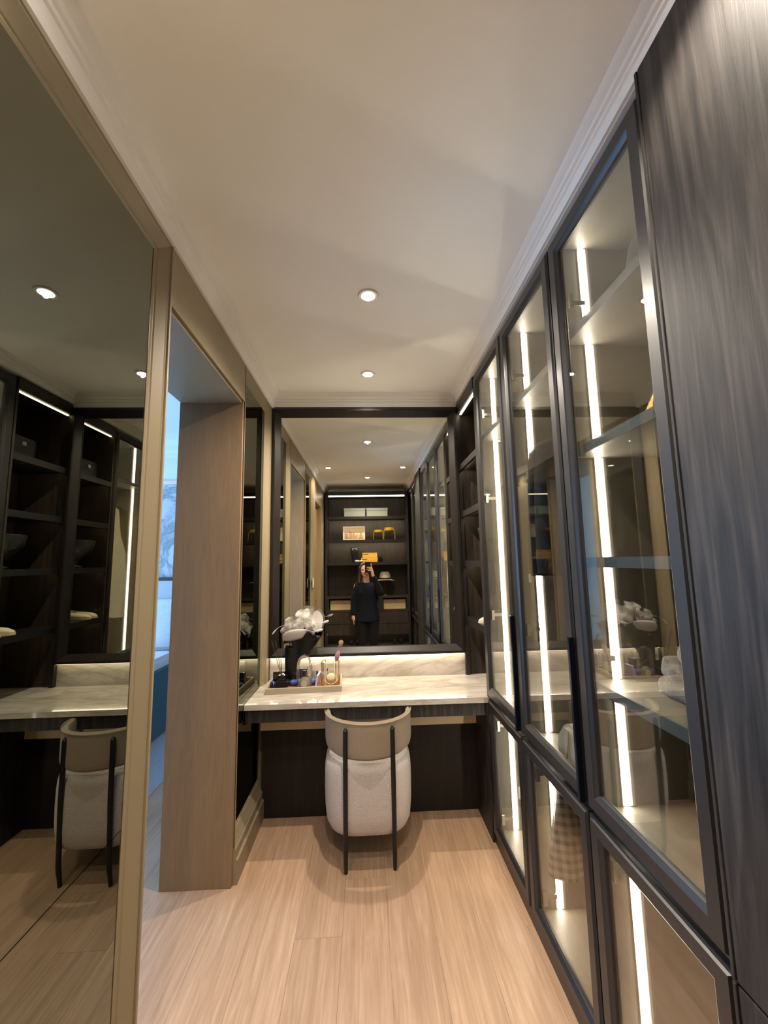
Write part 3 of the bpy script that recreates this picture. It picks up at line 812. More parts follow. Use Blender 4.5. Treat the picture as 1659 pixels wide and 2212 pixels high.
# jewellery box: brass edged glass box, octagonal plan
jb = thing('jewellery_box', 'brass-edged glass jewellery box hung with pearls at the right of the tray', 'jewellery box', (-.238, 2.665, ZT))
jc = Vector((-.238, 2.672)); hw, hd, hh, cut = .054, .050, .132, .020
poly = [(-hw+cut, -hd), (hw-cut, -hd), (hw, -hd+cut), (hw, hd-cut), (hw-cut, hd), (-hw+cut, hd), (-hw, hd-cut), (-hw, -hd+cut)]
W3 = lambda p, z: Vector((jc.x+p[0], jc.y+p[1], z))
for i in range(8):
    p, q = poly[i], poly[(i+1) % 8]
    bm = N(); a, b = W3(p, ZT+.004), W3(q, ZT+.004); nrm = Vector((b.y-a.y, a.x-b.x, 0)).normalized()*.0006
    vv = [a-nrm, b-nrm, b-nrm+Vector((0, 0, hh-.006)), a-nrm+Vector((0, 0, hh-.006))]; ww = [x+2*nrm for x in vv]
    A = [bm.verts.new(x) for x in vv]; B = [bm.verts.new(x) for x in ww]
    bm.faces.new(A); bm.faces.new(B[::-1])
    for k in range(4): bm.faces.new((A[k], A[(k+1) % 4], B[(k+1) % 4], B[k]))
    obj('glass_panel', bm, M['dome'], jb)
bm = N()
for i in range(8):
    p, q = poly[i], poly[(i+1) % 8]
    for z in (ZT+.002, ZT+hh): tube(bm, [W3(p, z), W3(q, z)], .0019, 6)
    tube(bm, [W3(p, ZT+.001), W3(p, ZT+hh)], .0019, 6)
obj('brass_edges', bm, M['brass'], jb)
obj('floor_plate', extrude_profile(N(), [(jc.x+p[0]*.97, jc.y+p[1]*.97) for p in poly], 'Z', ZT+.0001, ZT+.003), M['brass'], jb)
pu = solo('powder_puff', ball(N(), (-.232, 2.668, ZT+.003+.030), .031, 3, (1.05, 1, .97)), M['cream'], 'round cream powder puff inside the glass jewellery box', 'puff', smooth=True)
sb = thing('perfume_vial', 'small clear vial with a dark stopper inside the jewellery box', 'vial', (-.262, 2.700, ZT+.0035))
obj('vial', box(-.272, -.252, 2.700, 2.714, ZT+.0035, ZT+.066, .003), M['glass_liquid'], sb)
obj('stopper', box(-.268, -.256, 2.702, 2.712, ZT+.0662, ZT+.083, .002), M['plum'], sb)
def strand(label, pts, r):
    bm = N(); P_ = [Vector(p) for p in pts]; acc = []; tot = 0
    for a, b in zip(P_, P_[1:]): acc.append((tot, a, b)); tot += (b-a).length
    n_ = int(tot/(2*r*1.02))
    for k in range(n_+1):
        s = min(tot*k/n_, tot-1e-6)
        for t0, a, b in acc:
            if t0 <= s <= t0+(b-a).length+1e-9: ball(bm, a.lerp(b, (s-t0)/(b-a).length), r, 1); break
    return solo('pearl_necklace', bm, M['pearl'], label, 'necklace', smooth=True)
fy = jc.y-hd-.0075
def loop(x0, x1, ztop, zbot, y):
    pts = [(x0, jc.y-hd+.012, ztop+.004), (x0, y, ztop+.004), (x0, y, ztop-.01)]
    cx, rx = (x0+x1)/2, (x1-x0)/2; zc = zbot+rx*.8
    pts += [(cx-rx*math.cos(a), y, zc-rx*.8*math.sin(a)) for a in [PI*k/14 for k in range(15)]]
    pts += [(x1, y, ztop-.01), (x1, y, ztop+.004), (x1, jc.y-hd+.012, ztop+.004)]
    return pts
strand('long pearl necklace draped over the front of the jewellery box, hanging lowest', loop(-.266, -.193, ZT+hh, ZT+.012, fy), .0036)
strand('shorter pearl necklace hanging in front of the round powder puff', loop(-.256, -.206, ZT+hh, ZT+.040, fy-.0005), .0029)
br = thing('makeup_brush', 'makeup brush with mauve bristles standing in the jewellery box', 'brush', (-.205, 2.690, ZT+.004))
obj('handle', tube(N(), [(-.216, 2.690, ZT+.005), (-.203, 2.690, ZT+.118)], [.004, .0055], 10), M['plum'], br, smooth=True)
obj('ferrule', tube(N(), [(-.203, 2.690, ZT+.1182), (-.2015, 2.690, ZT+.132)], [.0058, .0075], 10), M['chrome'], br, smooth=True)
obj('bristles', tube(N(), [(-.2015, 2.690, ZT+.1322), (-.199, 2.690, ZT+.148), (-.194, 2.690, ZT+.166), (-.187, 2.690, ZT+.184), (-.184, 2.690, ZT+.192)], [.008, .0145, .016, .011, .003], 14), M['brush'], br, smooth=True)

# ------------------------------------------------------------------ things on the open niche shelves
bowl = [(0, 0), (.07, 0), (.075, .006), (.045, .022), (.05, .05), (.10, .09), (.138, .14), (.150, .20), (.147, .202), (.134, .142), (.095, .096), (.04, .058), (0, .055)]
solo('glass_bowl', lathe(N(), bowl, (.835, 2.500, 1.5005), 40, sx=.95, cap=False), M['dark_glass'], 'large dark glass footed bowl on a niche shelf, seen in the tinted mirror', 'bowl', smooth=True)
def pump(label, x, y, z, rz, m, grp=None, sc=1.0):
    t = thing('slipper_shoe', label, 'shoe', (0, 0, 0), grp)
    bm = N(); secs = [(-.115, .026, .0), (-.09, .031, .0), (-.03, .030, .0), (.03, .036, .0), (.08, .036, .0), (.11, .022, .0), (.122, .006, .0)]
    A = [[bm.verts.new((w_*s, yy, zz)) for s in (-1, 1) for zz in ((0, .012) if s < 0 else (.012, 0))] for yy, w_, _ in secs]
    for a, b in zip(A, A[1:]):
        for k in range(4): bm.faces.new((a[k], a[(k+1) % 4], b[(k+1) % 4], b[k]))
    bm.faces.new(A[0]); bm.faces.new(A[-1][::-1])
    obj('sole', bm, m, t)
    bm = N(); rows = []
    up = [(-.112, .025, .060), (-.085, .030, .066), (-.04, .029, .052), (.02, .034, .046), (.07, .034, .040), (.105, .022, .028), (.119, .007, .018)]
    for yy, w_, h_ in up:
        rows.append([bm.verts.new((w_*math.cos(a), yy, .0122+(h_-.0122)*math.sin(a)**.8 if math.sin(a) > 0 else .0122)) for a in [PI*k/8 for k in range(9)]])
    for i, (a, b) in enumerate(zip(rows, rows[1:])):
        for k in range(8):
            if i in (1, 2) and k in (3, 4): continue
            bm.faces.new((a[k], a[k+1], b[k+1], b[k]))
    bm.faces.new(rows[0]); bm.faces.new(rows[-1][::-1])
    o = obj('upper', bm, m, t, smooth=True); md = o.modifiers.new('thickness', 'SOLIDIFY'); md.thickness = .003
    t.location = (x, y, z); t.rotation_euler = (0, 0, rz); t.scale = (sc, sc, sc); ORG[t.name] = Vector((x, y, z))
    return t
s1 = pump('cream slip-on shoe nearest the mirror on the lowest niche shelf', .80, 2.405, 1.1255, PI/2, M['cream'])
copy_tree(s1, (.79, 2.49, 1.1255), 'cream slip-on shoe farther from the mirror on the lowest niche shelf')
bm = N(); bx(bm, .74, .97, 2.42, 2.62, 2.1705, 2.31, .02)
hb = thing('handbag', 'black structured handbag on the top niche shelf', 'bag', (.855, 2.52, 2.1705)); obj('body', bm, M['sculpt'], hb)
obj('bag_handle', tube(N(), [(.855, 2.46, 2.308), (.855, 2.47, 2.37), (.855, 2.52, 2.40), (.855, 2.57, 2.37), (.855, 2.58, 2.308)], .008, 10), M['sculpt'], hb, smooth=True)
obj('clasp', box(.735, .7395, 2.505, 2.535, 2.25, 2.275, .001), M['chrome'], hb)

# ------------------------------------------------------------------ contents of the glass cabinets
# bay with the jacket and the tweed skirt (hung across the rail, facing the next hanger)
def hanger(t, x, y, zr, half):
    bm = N()
    tube(bm, [(x, y, zr-.055), (x, y, zr-.02), (x+.013, y, zr-.004), (x+.012, y, zr+.012), (x, y, zr+.0175), (x-.010, y, zr+.012)], .0022, 6)
    tube(bm, [(x-half, y, zr-.115), (x-half*.5, y, zr-.082), (x, y, zr-.055), (x+half*.5, y, zr-.082), (x+half, y, zr-.115)], .007, 8)
    obj('hanger', bm, M['black'], t, smooth=True)
jk = thing('hanging_jacket', 'dark navy jacket on a hanger in the middle lit glass cabinet', 'jacket', (.955, 1.735, 1.42))
hanger(jk, .955, 1.735, 2.120, .19)
def garment(pts_rows, m, name, t, wave=.008, nw=6):
    """rows: (z, x0, x1, half thickness); closed oval tube with folds"""
    bm = N(); rows = []; sg = 40
    for r, (z, x0, x1, th, yy) in enumerate(pts_rows):
        cx, hw_ = (x0+x1)/2, (x1-x0)/2; ring = []
        for k in range(sg):
            a = 2*PI*k/sg; f = r/max(1, len(pts_rows)-1)
            ring.append(bm.verts.new((cx+hw_*math.cos(a), yy + th*math.copysign(abs(math.sin(a))**.7, math.sin(a)) + wave*f*math.sin(nw*math.cos(a)*2.2)*abs(math.sin(a)), z)))
        rows.append(ring)
    for a, b in zip(rows, rows[1:]):
        for k in range(sg): bm.faces.new((a[k], a[(k+1) % sg], b[(k+1) % sg], b[k]))
    bm.faces.new(rows[0]); bm.faces.new(rows[-1][::-1])
    return obj(name, bm, m, t, smooth=True)
garment([(2.055, .90, 1.01, .025, 1.735), (2.035, .84, 1.07, .032, 1.735), (2.005, .757, 1.145, .040, 1.735), (1.97, .728, 1.17, .045, 1.735), (1.80, .712, 1.172, .048, 1.735), (1.60, .702, 1.178, .048, 1.735), (1.430, .694, 1.182, .046, 1.735)], M['navy'], 'jacket_body', jk)
for sx, x0, x1 in ((-1, .790, .752), (1, 1.128, 1.160)):
    pts = [(x0, 1.720, 1.985), ((x0+x1)/2, 1.692, 1.78), (x1, 1.682, 1.50), (x1, 1.684, 1.44)]
    o = obj('sleeve', tube(N(), pts, [.042, .048, .042, .040], 14), M['navy'], jk, smooth=True)
skt = thing('hanging_skirt', 'brown checked tweed skirt hanging in the middle cabinet behind its lower door', 'skirt', (.90, 1.72, .28))
bm = N(); tube(bm, [(.90, 1.72, .640), (.90, 1.72, .685), (.912, 1.72, .704), (.90, 1.72, .7085), (.889, 1.72, .703)], .0022, 6); tube(bm, [(.76, 1.72, .635), (1.04, 1.72, .635)], .006, 8)
obj('hanger', bm, M['black'], skt)
garment([(.645, .752, 1.06, .012, 1.72), (.60, .745, 1.07, .020, 1.72), (.48, .725, 1.10, .032, 1.72), (.37, .706, 1.12, .040, 1.72), (.275, .694, 1.14, .044, 1.72)], M['tweed'], 'skirt_body', skt, .012, 5)
bg = thing('shoulder_bag', 'greige rounded shoulder bag with gold chain on the floor of the middle cabinet', 'bag', (.80, 1.50, .7565))
bm = N(); rows = []
for k in range(13):
    a = PI*k/12; rows.append(1)
sil = [(1.42, .7565)] + [(1.505-.090*math.cos(PI*k/12), .800+.110*math.sin(PI*k/12)) for k in range(13)] + [(1.59, .7565)]
extrude_profile(bm, sil, 'X', .702, .800)
bmesh.ops.recalc_face_normals(bm, faces=bm.faces)
bmesh.ops.bevel(bm, geom=[e for e in bm.edges if len(e.link_faces) == 2 and e.calc_face_angle(0) > 1.2], offset=.014, segments=3, affect='EDGES', clamp_overlap=True)
obj('bag_body', bm, M['grey_leather'], bg, smooth=True)
bm = N()
for k in range(22):
    t = k/21; p = Vector((.696, 1.478+.03*t, .895-.12*t))
    ball(bm, p, .0052, 1, (.6, .8, 1.1))
obj('gold_chain', bm, M['brass'], bg)
# bay with the white garment
wg = thing('hanging_shirt', 'white garment on a hanger in the glass cabinet beside the open shelves', 'shirt', (.955, 2.02, 1.08))
hanger(wg, .955, 2.02, 2.120, .19)
garment([(2.055, .90, 1.01, .02, 2.02), (2.03, .84, 1.08, .028, 2.02), (2.0, .80, 1.14, .034, 2.02), (1.78, .775, 1.16, .036, 2.02), (1.62, .722, 1.17, .034, 2.02), (1.40, .706, 1.18, .030, 2.02), (1.08, .712, 1.19, .026, 2.02)], M['white_cloth'], 'shirt_body', wg)
ws = thing('cabinet_socket', 'small white socket low inside the glass cabinet beside the open shelves', 'socket', (.83, 2.326, .25))
obj('plate', box(.800, .865, 2.320, 2.3278, .225, .285, .002), M['white'], ws); obj('rocker', box(.822, .843, 2.3175, 2.3198, .243, .267, .001), M['chrome'], ws)
# shelved bay
hat2 = thing('felt_hat', 'dark navy felt hat on the top shelf of the shelved glass cabinet', 'hat', (.93, 1.08, 2.2625))
obj('brim', lathe(N(), [(.0, 0), (.17, 0), (.172, .004), (.11, .008), (0, .008)], (.93, 1.08, 2.2625), 36, sx=.9, cap=False), M['navy'], hat2, smooth=True)
obj('crown', lathe(N(), [(.125, .0085), (.135, .06), (.135, .13), (.12, .20), (.085, .245), (.03, .262), (0, .263)], (.93, 1.08, 2.2625), 36, sx=.9, cap=False), M['navy'], hat2, smooth=True)
bm = N(); b_ = [bm.verts.new((.79+dx, 1.035+dy, 1.8622)) for dx, dy in ((-.03, -.03), (.03, -.03), (.03, .03), (-.03, .03))]; ap = bm.verts.new((.79, 1.035, 1.945)); bm.faces.new(b_[::-1])
for i in range(4): bm.faces.new((b_[i], b_[(i+1) % 4], ap))
solo('gold_pyramid', bm, M['brass'], 'small gold pyramid ornament on the second shelf of the shelved cabinet', 'ornament')
sw = thing('folded_knit', 'grey knitted sweater folded in a heap on the low shelf of the shelved cabinet', 'sweater', (.93, 1.06, 1.1245))
def layer(z0, h, cx, cy, rx, ry, seed, name):
    """one soft folded layer: rounded slab with wavy bulging edge and dimpled top"""
    rnd = random.Random(seed); p1, p2, p3 = [rnd.random()*6 for _ in range(3)]
    bm = N(); sg = 56; rows = []
    for k in range(9):
        t = PI*k/8 - PI/2                      # around the edge, bottom to top
        ring = []
        for q in range(sg):
            a = 2*PI*q/sg; c_, s_ = math.cos(a), math.sin(a)
            w_ = 1 + .035*math.sin(3*a+p1) + .025*math.sin(7*a+p2) + .018*math.sin(13*a+p3)
            b_ = .90 + .10*math.cos(t)**.7 if math.cos(t) > 0 else .90
            zz = z0 + h*.5 + h*.5*math.sin(t) + (.007*math.sin(4*a+p2) + .004*math.sin(9*a+p1))*(.5+.5*math.sin(t))
            ring.append(bm.verts.new((cx + rx*w_*b_*math.copysign(abs(c_)**.6, c_), cy + ry*w_*b_*math.copysign(abs(s_)**.6, s_), max(zz, z0))))
        rows.append(ring)
    for f_ in (.72, .42):
        rows.append([bm.verts.new((cx+(v.co.x-cx)*f_, cy+(v.co.y-cy)*f_, v.co.z+.004+.010*math.sin(9*v.co.x*8+5*v.co.y*8+p3)*(1-f_))) for v in rows[8]])
    for a, b in zip(rows, rows[1:]):
        for q in range(sg): bm.faces.new((a[q], a[(q+1) % sg], b[(q+1) % sg], b[q]))
    bm.faces.new(rows[0]); bm.faces.new(rows[-1][::-1])
    return obj(name, bm, M['grey_knit'], sw, smooth=True)
layer(1.1245, .046, .955, 1.030, .165, .150, 3, 'lower_fold')
layer(1.1690, .042, .950, 1.025, .155, .155, 8, 'middle_fold')
layer(1.2090, .044, .965, 1.010, .150, .135, 5, 'upper_fold')

# ------------------------------------------------------------------ display shelves behind the camera (seen in the mirror)
UX0, UX1, UY0, UY1 = -.625, .642, -.551, -.905
du = thing('display_shelf_unit', 'dark wood display shelving with drawers behind the person, seen in the mirror', 'shelf', (0, -.73, 0))
obj('back_panel', box(UX0, UX1, UY1-.015, UY1, .001, 2.56), M['oak_shelf'], du)
for a, b in ((UX0, UX0+.030), (UX1-.030, UX1)): obj('side_panel', box(a, b, UY1, UY0, .001, 2.56), M['oak_frame'], du)
obj('top_panel', box(UX0, UX1, UY1, UY0, 2.525, 2.585), M['oak_frame'], du)
obj('led_strip', box(UX0+.05, UX1-.05, UY0-.020, UY0-.006, 2.507, 2.5245), M['led_top'], du)
ux0, ux1 = UX0+.030, UX1-.030
for z, lit in ((2.200, 1), (1.843, 1), (1.505, 2)):
    obj('shelf', box(ux0, ux1, UY1, UY0, z-.032, z), M['niche_shelf'], du)
    obj('shelf_lip', box(ux0, ux1, UY0-.0005, UY0+.012, z-.042, z), M['niche_shelf'], du)
    if lit == 1: obj('led_strip', box(ux0+.01, ux1-.01, UY0-.012, UY0-.008, z-.038, z-.0325), M['led_display'], du)
obj('shelf', box(ux0, ux1, UY1, UY0-.02, .970, 1.000), M['oak_shelf'], du)
obj('shelf', box(ux0, ux1, UY1, UY0, .775, .800), M['oak_shelf'], du)
for x in (ux0, .175, ux1-.025): obj('divider', box(x, x+.06 if x == .175 else x+.025, UY1, UY0-.03, .8003, .9697), M['oak_frame'], du)
for z0, z1 in ((.602, .770), (.440, .592)): obj('drawer_front', box(ux0+.002, ux1-.002, UY0-.022, UY0-.002, z0, z1, .002), M['oak_shelf'], du)
obj('shelf', box(ux0, ux1, UY1, UY0, .265, .290), M['oak_shelf'], du)
obj('led_strip', box(ux0+.01, ux1-.01, UY0-.13, UY0-.12, .432, .4395), M['led_dim'], du)
obj('plinth', box(ux0, ux1, UY0-.03, UY0-.01, .001, .08), M['oak_frame'], du)
obj('shelf', box(ux0, ux1, UY1, UY0-.01, .081, .100), M['oak_shelf'], du)

def storage_box(label, x0, x1, y0, y1, z, h, grp):
    t = thing('storage_box', label, 'box', ((x0+x1)/2, (y0+y1)/2, z), grp)
    obj('base', box(x0+.004, x1-.004, y0+.004, y1-.004, z, z+h*.72, .002), M['grey_box'], t)
    obj('lid', box(x0, x1, y0, y1, z+h*.72+.0003, z+h, .003), M['grey_box'], t)
storage_box('grey lidded storage box over the picture, left of two on the top display shelf', -.345, -.012, -.86, -.64, 2.2005, .138, 'grey boxes on the top display shelf')
storage_box('grey lidded storage box over the gold stands, right of two on the top display shelf', .002, .335, -.86, -.64, 2.2005, .138, 'grey boxes on the top display shelf')
# framed sepia street picture
pf = thing('framed_picture', 'white-framed sepia picture of a street leaning on the display shelf', 'picture', (-.195, -.74, 1.8435))
obj('frame', frame(N(), 'Y', -.345, -.045, 1.866, 2.040, [(0, -.735), (.002, -.727), (.020, -.727), (.022, -.730), (.022, -.745), (0, -.745)]), M['pic_frame'], pf)
sep = [(.66, .52, .33), (.20, .11, .07), (.34, .21, .13), (.48, .34, .21)]
mats = [mat('sepia_print_%s' % nm, c, .6) for nm, c in zip(('sky', 'dark', 'brown', 'tan'), sep)]
bm = N(); bx(bm, -.348, -.042, -.741, -.737, 1.863, 2.043)
random.seed(11)
def sil_poly(pts, d, mi):
    f = bm.faces.new([bm.verts.new((x, -.7368+d, z)) for x, z in pts]); f.material_index = mi
x = -.345
while x < -.05:
    w_ = random.uniform(.014, .030); h_ = random.uniform(.05, .10)*(1 if x > -.25 else 1.25); x2 = min(x+w_, -.046)
    sil_poly([(x, 1.867), (x2, 1.867), (x2, 1.867+h_*.85), ((x+x2)/2, 1.867+h_), (x, 1.867+h_*.8)], .0002, 3 if random.random() < .5 else 2); x = x2
for cx, hh_, ww_ in ((-.262, .145, .008), (-.230, .12, .006), (-.085, .125, .006), (-.20, .105, .02)):
    sil_poly([(cx-ww_, 1.867), (cx+ww_, 1.867), (cx+ww_*.7, 1.867+hh_*.8), (cx, 1.867+hh_), (cx-ww_*.7, 1.867+hh_*.8)], .0004, 2)
for k in range(26):
    a = -.343+.29*random.random(); sil_poly([(a, 1.867), (a+.006, 1.867), (a+.0055, 1.867+.016+.012*random.random()), (a+.0005, 1.88)], .0006, 1)
for k in range(16):
    a = -.343+.07*random.random(); zz = 1.89+.07*random.random(); sil_poly([(a, zz), (a+.004, zz), (a+.004, zz+.009), (a, zz+.009)], .0006, 1)
obj('print', bm, mats, pf)
def gold_stand(label, cx, y, z, hw_, h_):
    t = thing('gold_bowl_stand', label, 'bowl', (cx, y, z), 'gold bowls on wire stands')
    bm = N()
    cs = [(cx-hw_, y-hw_), (cx+hw_, y-hw_), (cx+hw_, y+hw_), (cx-hw_, y+hw_)]
    for i in range(4):
        a, b = cs[i], cs[(i+1) % 4]
        tube(bm, [(a[0]*1+ (a[0]-cx)*.12, a[1], z+.003), (a[0], a[1], z+h_*.80)], .0032, 6); tube(bm, [(*a, z+h_*.80), (*b, z+h_*.80)], .0032, 6)
    obj('wire_stand', bm, M['gold'], t)
    obj('bowl', lathe(N(), [(0, h_*.58), (hw_*.5, h_*.62), (hw_*.85, h_*.74), (hw_*.97, h_*.86), (hw_*.97, h_*1.0), (hw_*.90, h_*1.0), (hw_*.8, h_*.78), (0, h_*.66)], (cx, y, z), 28, cap=False), M['gold'], t, smooth=True)
gold_stand('lower gold bowl on a wire stand, beside the picture', .185, -.72, 1.8435, .068, .158)
gold_stand('taller gold bowl on a wire stand, farther from the picture', .355, -.72, 1.8435, .080, .190)
vs = thing('dark_vase', 'dark grey tapered vase with knobs around its rim on the display shelf', 'vase', (-.185, -.72, 1.5055))
obj('body', lathe(N(), [(0, 0), (.040, 0), (.042, .02), (.048, .09), (.066, .15), (.070, .19), (.062, .215), (.050, .218), (.055, .19), (0, .12)], (-.185, -.72, 1.5055), 28, cap=False), M['sculpt'], vs, smooth=True)
for k in range(8): obj('knob', ball(N(), (-.185+.058*math.cos(k*PI/4), -.72+.058*math.sin(k*PI/4), 1.5055+.224), .014, 2), M['sculpt'], vs, smooth=True)
bw = thing('fabric_bow', 'small cream fabric bow at the foot of the dark vase', 'bow', (-.115, -.63, 1.5055))
obj('bow_loop', ball(N(), (-.150, -.635, 1.523), .018, 2, (1.9, .9, .95)), M['cream'], bw, smooth=True); obj('bow_loop', ball(N(), (-.085, -.635, 1.523), .018, 2, (1.5, .9, .95)), M['cream'], bw, smooth=True); obj('knot', ball(N(), (-.117, -.635, 1.520), .012, 2), M['cream'], bw, smooth=True)
def ochre(label, x0, x1, z0, z1):
    t = thing('ochre_box', label, 'box', ((x0+x1)/2, -.72, z0), 'ochre gift boxes')
    obj('base', box(x0, x1, -.80, -.64, z0, z1, .002), M['yellow_box'], t)
    obj('ribbon', box(x0+.01, x0+.09, -.6398, -.6380, z0+(z1-z0)*.55, z0+(z1-z0)*.70), M['reed'], t)
ochre('ochre gift box lying flat under another one', -.085, .165, 1.5055, 1.573)
ochre('ochre gift box stacked on top of the other one', -.065, .160, 1.5735, 1.648)
d3 = thing('reed_diffuser', 'small black reed diffuser beside the ochre boxes on the display shelf', 'diffuser', (.205, -.62, 1.5055))
obj('bottle', box(.170, .242, -.632, -.575, 1.5055, 1.560, .003), M['gloss_black'], d3); obj('collar', box(.190, .222, -.618, -.588, 1.5602, 1.585, .003), M['gloss_black'], d3)
for tx in (.165, .185, .215, .24): obj('reed', tube(N(), [(.206, -.603, 1.57), (tx, -.60, 1.735)], .0018, 5), M['reed'], d3)
# fedora on its stand
hs = thing('hat_stand', 'slim brass hat stand carrying the taupe fedora', 'stand', (.275, -.70, 1.0005))
obj('base', lathe(N(), [(0, 0), (.06, 0), (.06, .006), (0, .008)], (.275, -.70, 1.0005), 28, cap=False), M['brass'], hs, smooth=True)
obj('pole', tube(N(), [(.275, -.70, 1.008), (.275, -.70, 1.222)], .005, 10), M['brass'], hs, smooth=True)
fd = thing('fedora_hat', 'taupe felt fedora on a brass stand behind the person', 'hat', (.275, -.70, 1.222))
bm = N(); nn = 40; rg = []
for r, z in ((.060, .012), (.085, .010), (.115, .004), (.142, .000), (.144, .003), (.116, .008), (.088, .016), (.064, .016)):
    rg.append([bm.verts.new((.275+1.02*r*math.cos(2*PI*k/nn), -.70+1.15*r*math.sin(2*PI*k/nn), 1.222+z+(.016 if r > .13 else 0)*math.cos(4*PI*k/nn)*-.6)) for k in range(nn)])
for a, b in zip(rg, rg[1:]+rg[:1]):
    for k in range(nn): bm.faces.new((a[k], a[(k+1) % nn], b[(k+1) % nn], b[k]))
obj('brim', bm, M['felt'], fd, smooth=True)
obj('crown', lathe(N(), [(.088, .0165), (.086, .05), (.078, .09), (.066, .122), (.045, .132), (.02, .118), (0, .112)], (.275, -.70, 1.222), 40, sy=1.2, cap=False), M['felt'], fd, smooth=True)
obj('band', lathe(N(), [(.0885, .018), (.0895, .018), (.0880, .040), (.0870, .040)], (.275, -.70, 1.222), 40, sy=1.2, cap=False), M['sculpt'], fd, smooth=True)
for lbl, x0, x1 in (('cream storage box in the cubby farthest from the fedora, under the picture', -.555, -.205), ('cream storage box in the middle cubby behind the person', -.190, .165), ('cream storage box in the cubby beneath the fedora', .245, .575)):
    t = thing('cream_box', lbl, 'box', ((x0+x1)/2, -.72, .8005), 'cream boxes in the display cubbies')
    obj('box_body', box(x0, x1, -.87, -.615, .8005, .940, .002), M['box_cream'], t)
    obj('front_shadow_band', box(x0+.002, x1-.002, -.6148, -.611, .885, .938), M['liner'], t)  # shadow on the upper box front, put in as a dark strip
    obj('knob', ball(N(), ((x0+x1)/2, -.604, .928), .0075, 2, (1.5, .9, .8)), M['chrome'], t, smooth=True)
sh = pump('black slip-on shoe, outer one of the pair under the picture side of the display unit', -.245, -.70, .2905, PI, M['sculpt'], None, 1.05)
copy_tree(sh, (-.150, -.70, .2905), 'black slip-on shoe, inner one of the pair under the picture side of the display unit')
copy_tree(sh, (.400, -.70, .2905), 'black slip-on shoe, inner one of the pair under the fedora side of the display unit')
copy_tree(sh, (.495, -.70, .2905), 'black slip-on shoe, outer one of the pair under the fedora side of the display unit')
solo('cream_pompom', ball(N(), (-.40, -.63, .2905+.036), .036, 3, (1.1, 1, 1)), M['cream'], 'round cream pompom on the shoe shelf of the display unit', 'pompom', smooth=True)
lsw = thing('light_switch', 'white light switch plate on the mirror casing near the camera', 'switch', (-.645, .63, 1.27))
obj('plate', box(-.6496, -.642, .625, .690, 1.215, 1.325, .002), M['white'], lsw); obj('rocker', box(-.6418, -.639, .640, .676, 1.245, 1.295, .001), M['white'], lsw)

# ------------------------------------------------------------------ bedroom beyond the doorway
bd = thing('bed', 'upholstered teal bed with white bedding beyond the doorway', 'bed', (-2.7, 3.6, .004))
o = obj('base', box(-3.60, -1.82, 2.55, 4.60, .03, .60, .09), M['teal'], bd, smooth=True)
obj('mattress', box(-3.56, -1.86, 2.62, 4.58, .58, .70, .05), M['bed_white'], bd, smooth=True)
obj('headboard', box(-3.75, -1.65, 4.612, 4.70, .004, 1.345, .02), M['head_grey'], bd, smooth=True)
obj('headboard_cap', box(-3.75, -1.65, 4.605, 4.705, 1.3455, 1.375, .006), M['oak_shelf'], bd)
for nm, x, y, z, r in (('white bed pillow nearest the doorway, leaning on the headboard', -2.15, 4.50, .935, .25), ('white bed pillow far from the doorway, leaning on the headboard', -2.85, 4.50, .935, .25), ('white cushion in front of the pillow nearest the doorway', -2.10, 4.20, .90, .45)):
    t = nm; bm = N(); n_ = 16; gridT, gridB = [], []
    for i in range(n_+1):
        ra, rb = [], []
        for j in range(n_+1):
            u, v = i/n_*2-1, j/n_*2-1; h_ = .085*(max(0, (1-u**4))*max(0, (1-v**4)))**.5
            px, pz = .31*u*(1-.06*v*v), .22*v*(1-.06*u*u)
            for s, row in ((1, ra), (-1, rb)):
                yy = -s*h_; row.append(bm.verts.new((x+px, y+yy*math.cos(r)+pz*math.sin(r), z+pz*math.cos(r)-yy*math.sin(r)*.5)))
        gridT.append(ra); gridB.append(rb)
    for g in (gridT, gridB):
        for i in range(n_):
            for j in range(n_): bm.faces.new((g[i][j], g[i+1][j], g[i+1][j+1], g[i][j+1]))
    bmesh.ops.remove_doubles(bm, verts=bm.verts, dist=1e-4)
    solo('pillow', bm, M['bed_white'], nm, 'pillow', smooth=True)
mp = thing('marble_wall_panel', 'white veined marble panel on the bedroom wall above the headboard', 'panel', (-2.7, 4.70, 1.376))
obj('slab', box(-3.75, -1.65, 4.700, 4.7195, 1.376, 2.43), M['white_marble'], mp)
obj('top_trim', box(-3.75, -1.65, 4.690, 4.7195, 2.4305, 2.475), M['alu'], mp)
solo('trim_5', extrude_profile(N(), [(4.72, 2.74), (4.70, 2.74), (4.69, 2.80), (4.67, 2.82), (4.66, 2.88), (4.60, 2.93), (4.58, 3.0), (4.72, 3.0)], 'X', -4.2, -.98), M['bedroom_paint'], kind='structure')

# ------------------------------------------------------------------ the person taking the picture
pr = thing('person', 'person in dark sweater and trousers holding up a phone, seen in the mirror', 'person', (0, -.30, 0))
bm = N()
hx, hy, hz = -.028, -.262, 1.392
ball(bm, (hx, hy, hz+.022), 1, 3, (.070, .086, .082)); ball(bm, (hx, hy+.030, hz-.030), 1, 3, (.055, .056, .066)); ball(bm, (hx, hy+.050, hz-.078), .021, 2)
capsule(bm, (hx, hy+.082, hz+.004), (hx, hy+.100, hz-.024), .008, .0115); ball(bm, (hx-.010, hy+.092, hz-.026), .006, 2); ball(bm, (hx+.010, hy+.092, hz-.026), .006, 2)
for s in (-1, 1):
    ball(bm, (hx+s*.068, hy+.002, hz-.005), 1, 2, (.010, .018, .028)); ball(bm, (hx+s*.030, hy+.060, hz-.022), .026, 2); ball(bm, (hx+s*.028, hy+.074, hz+.014), 1, 2, (.020, .010, .007))
ball(bm, (hx, hy+.082, hz-.049), 1, 2, (.020, .010, .009))
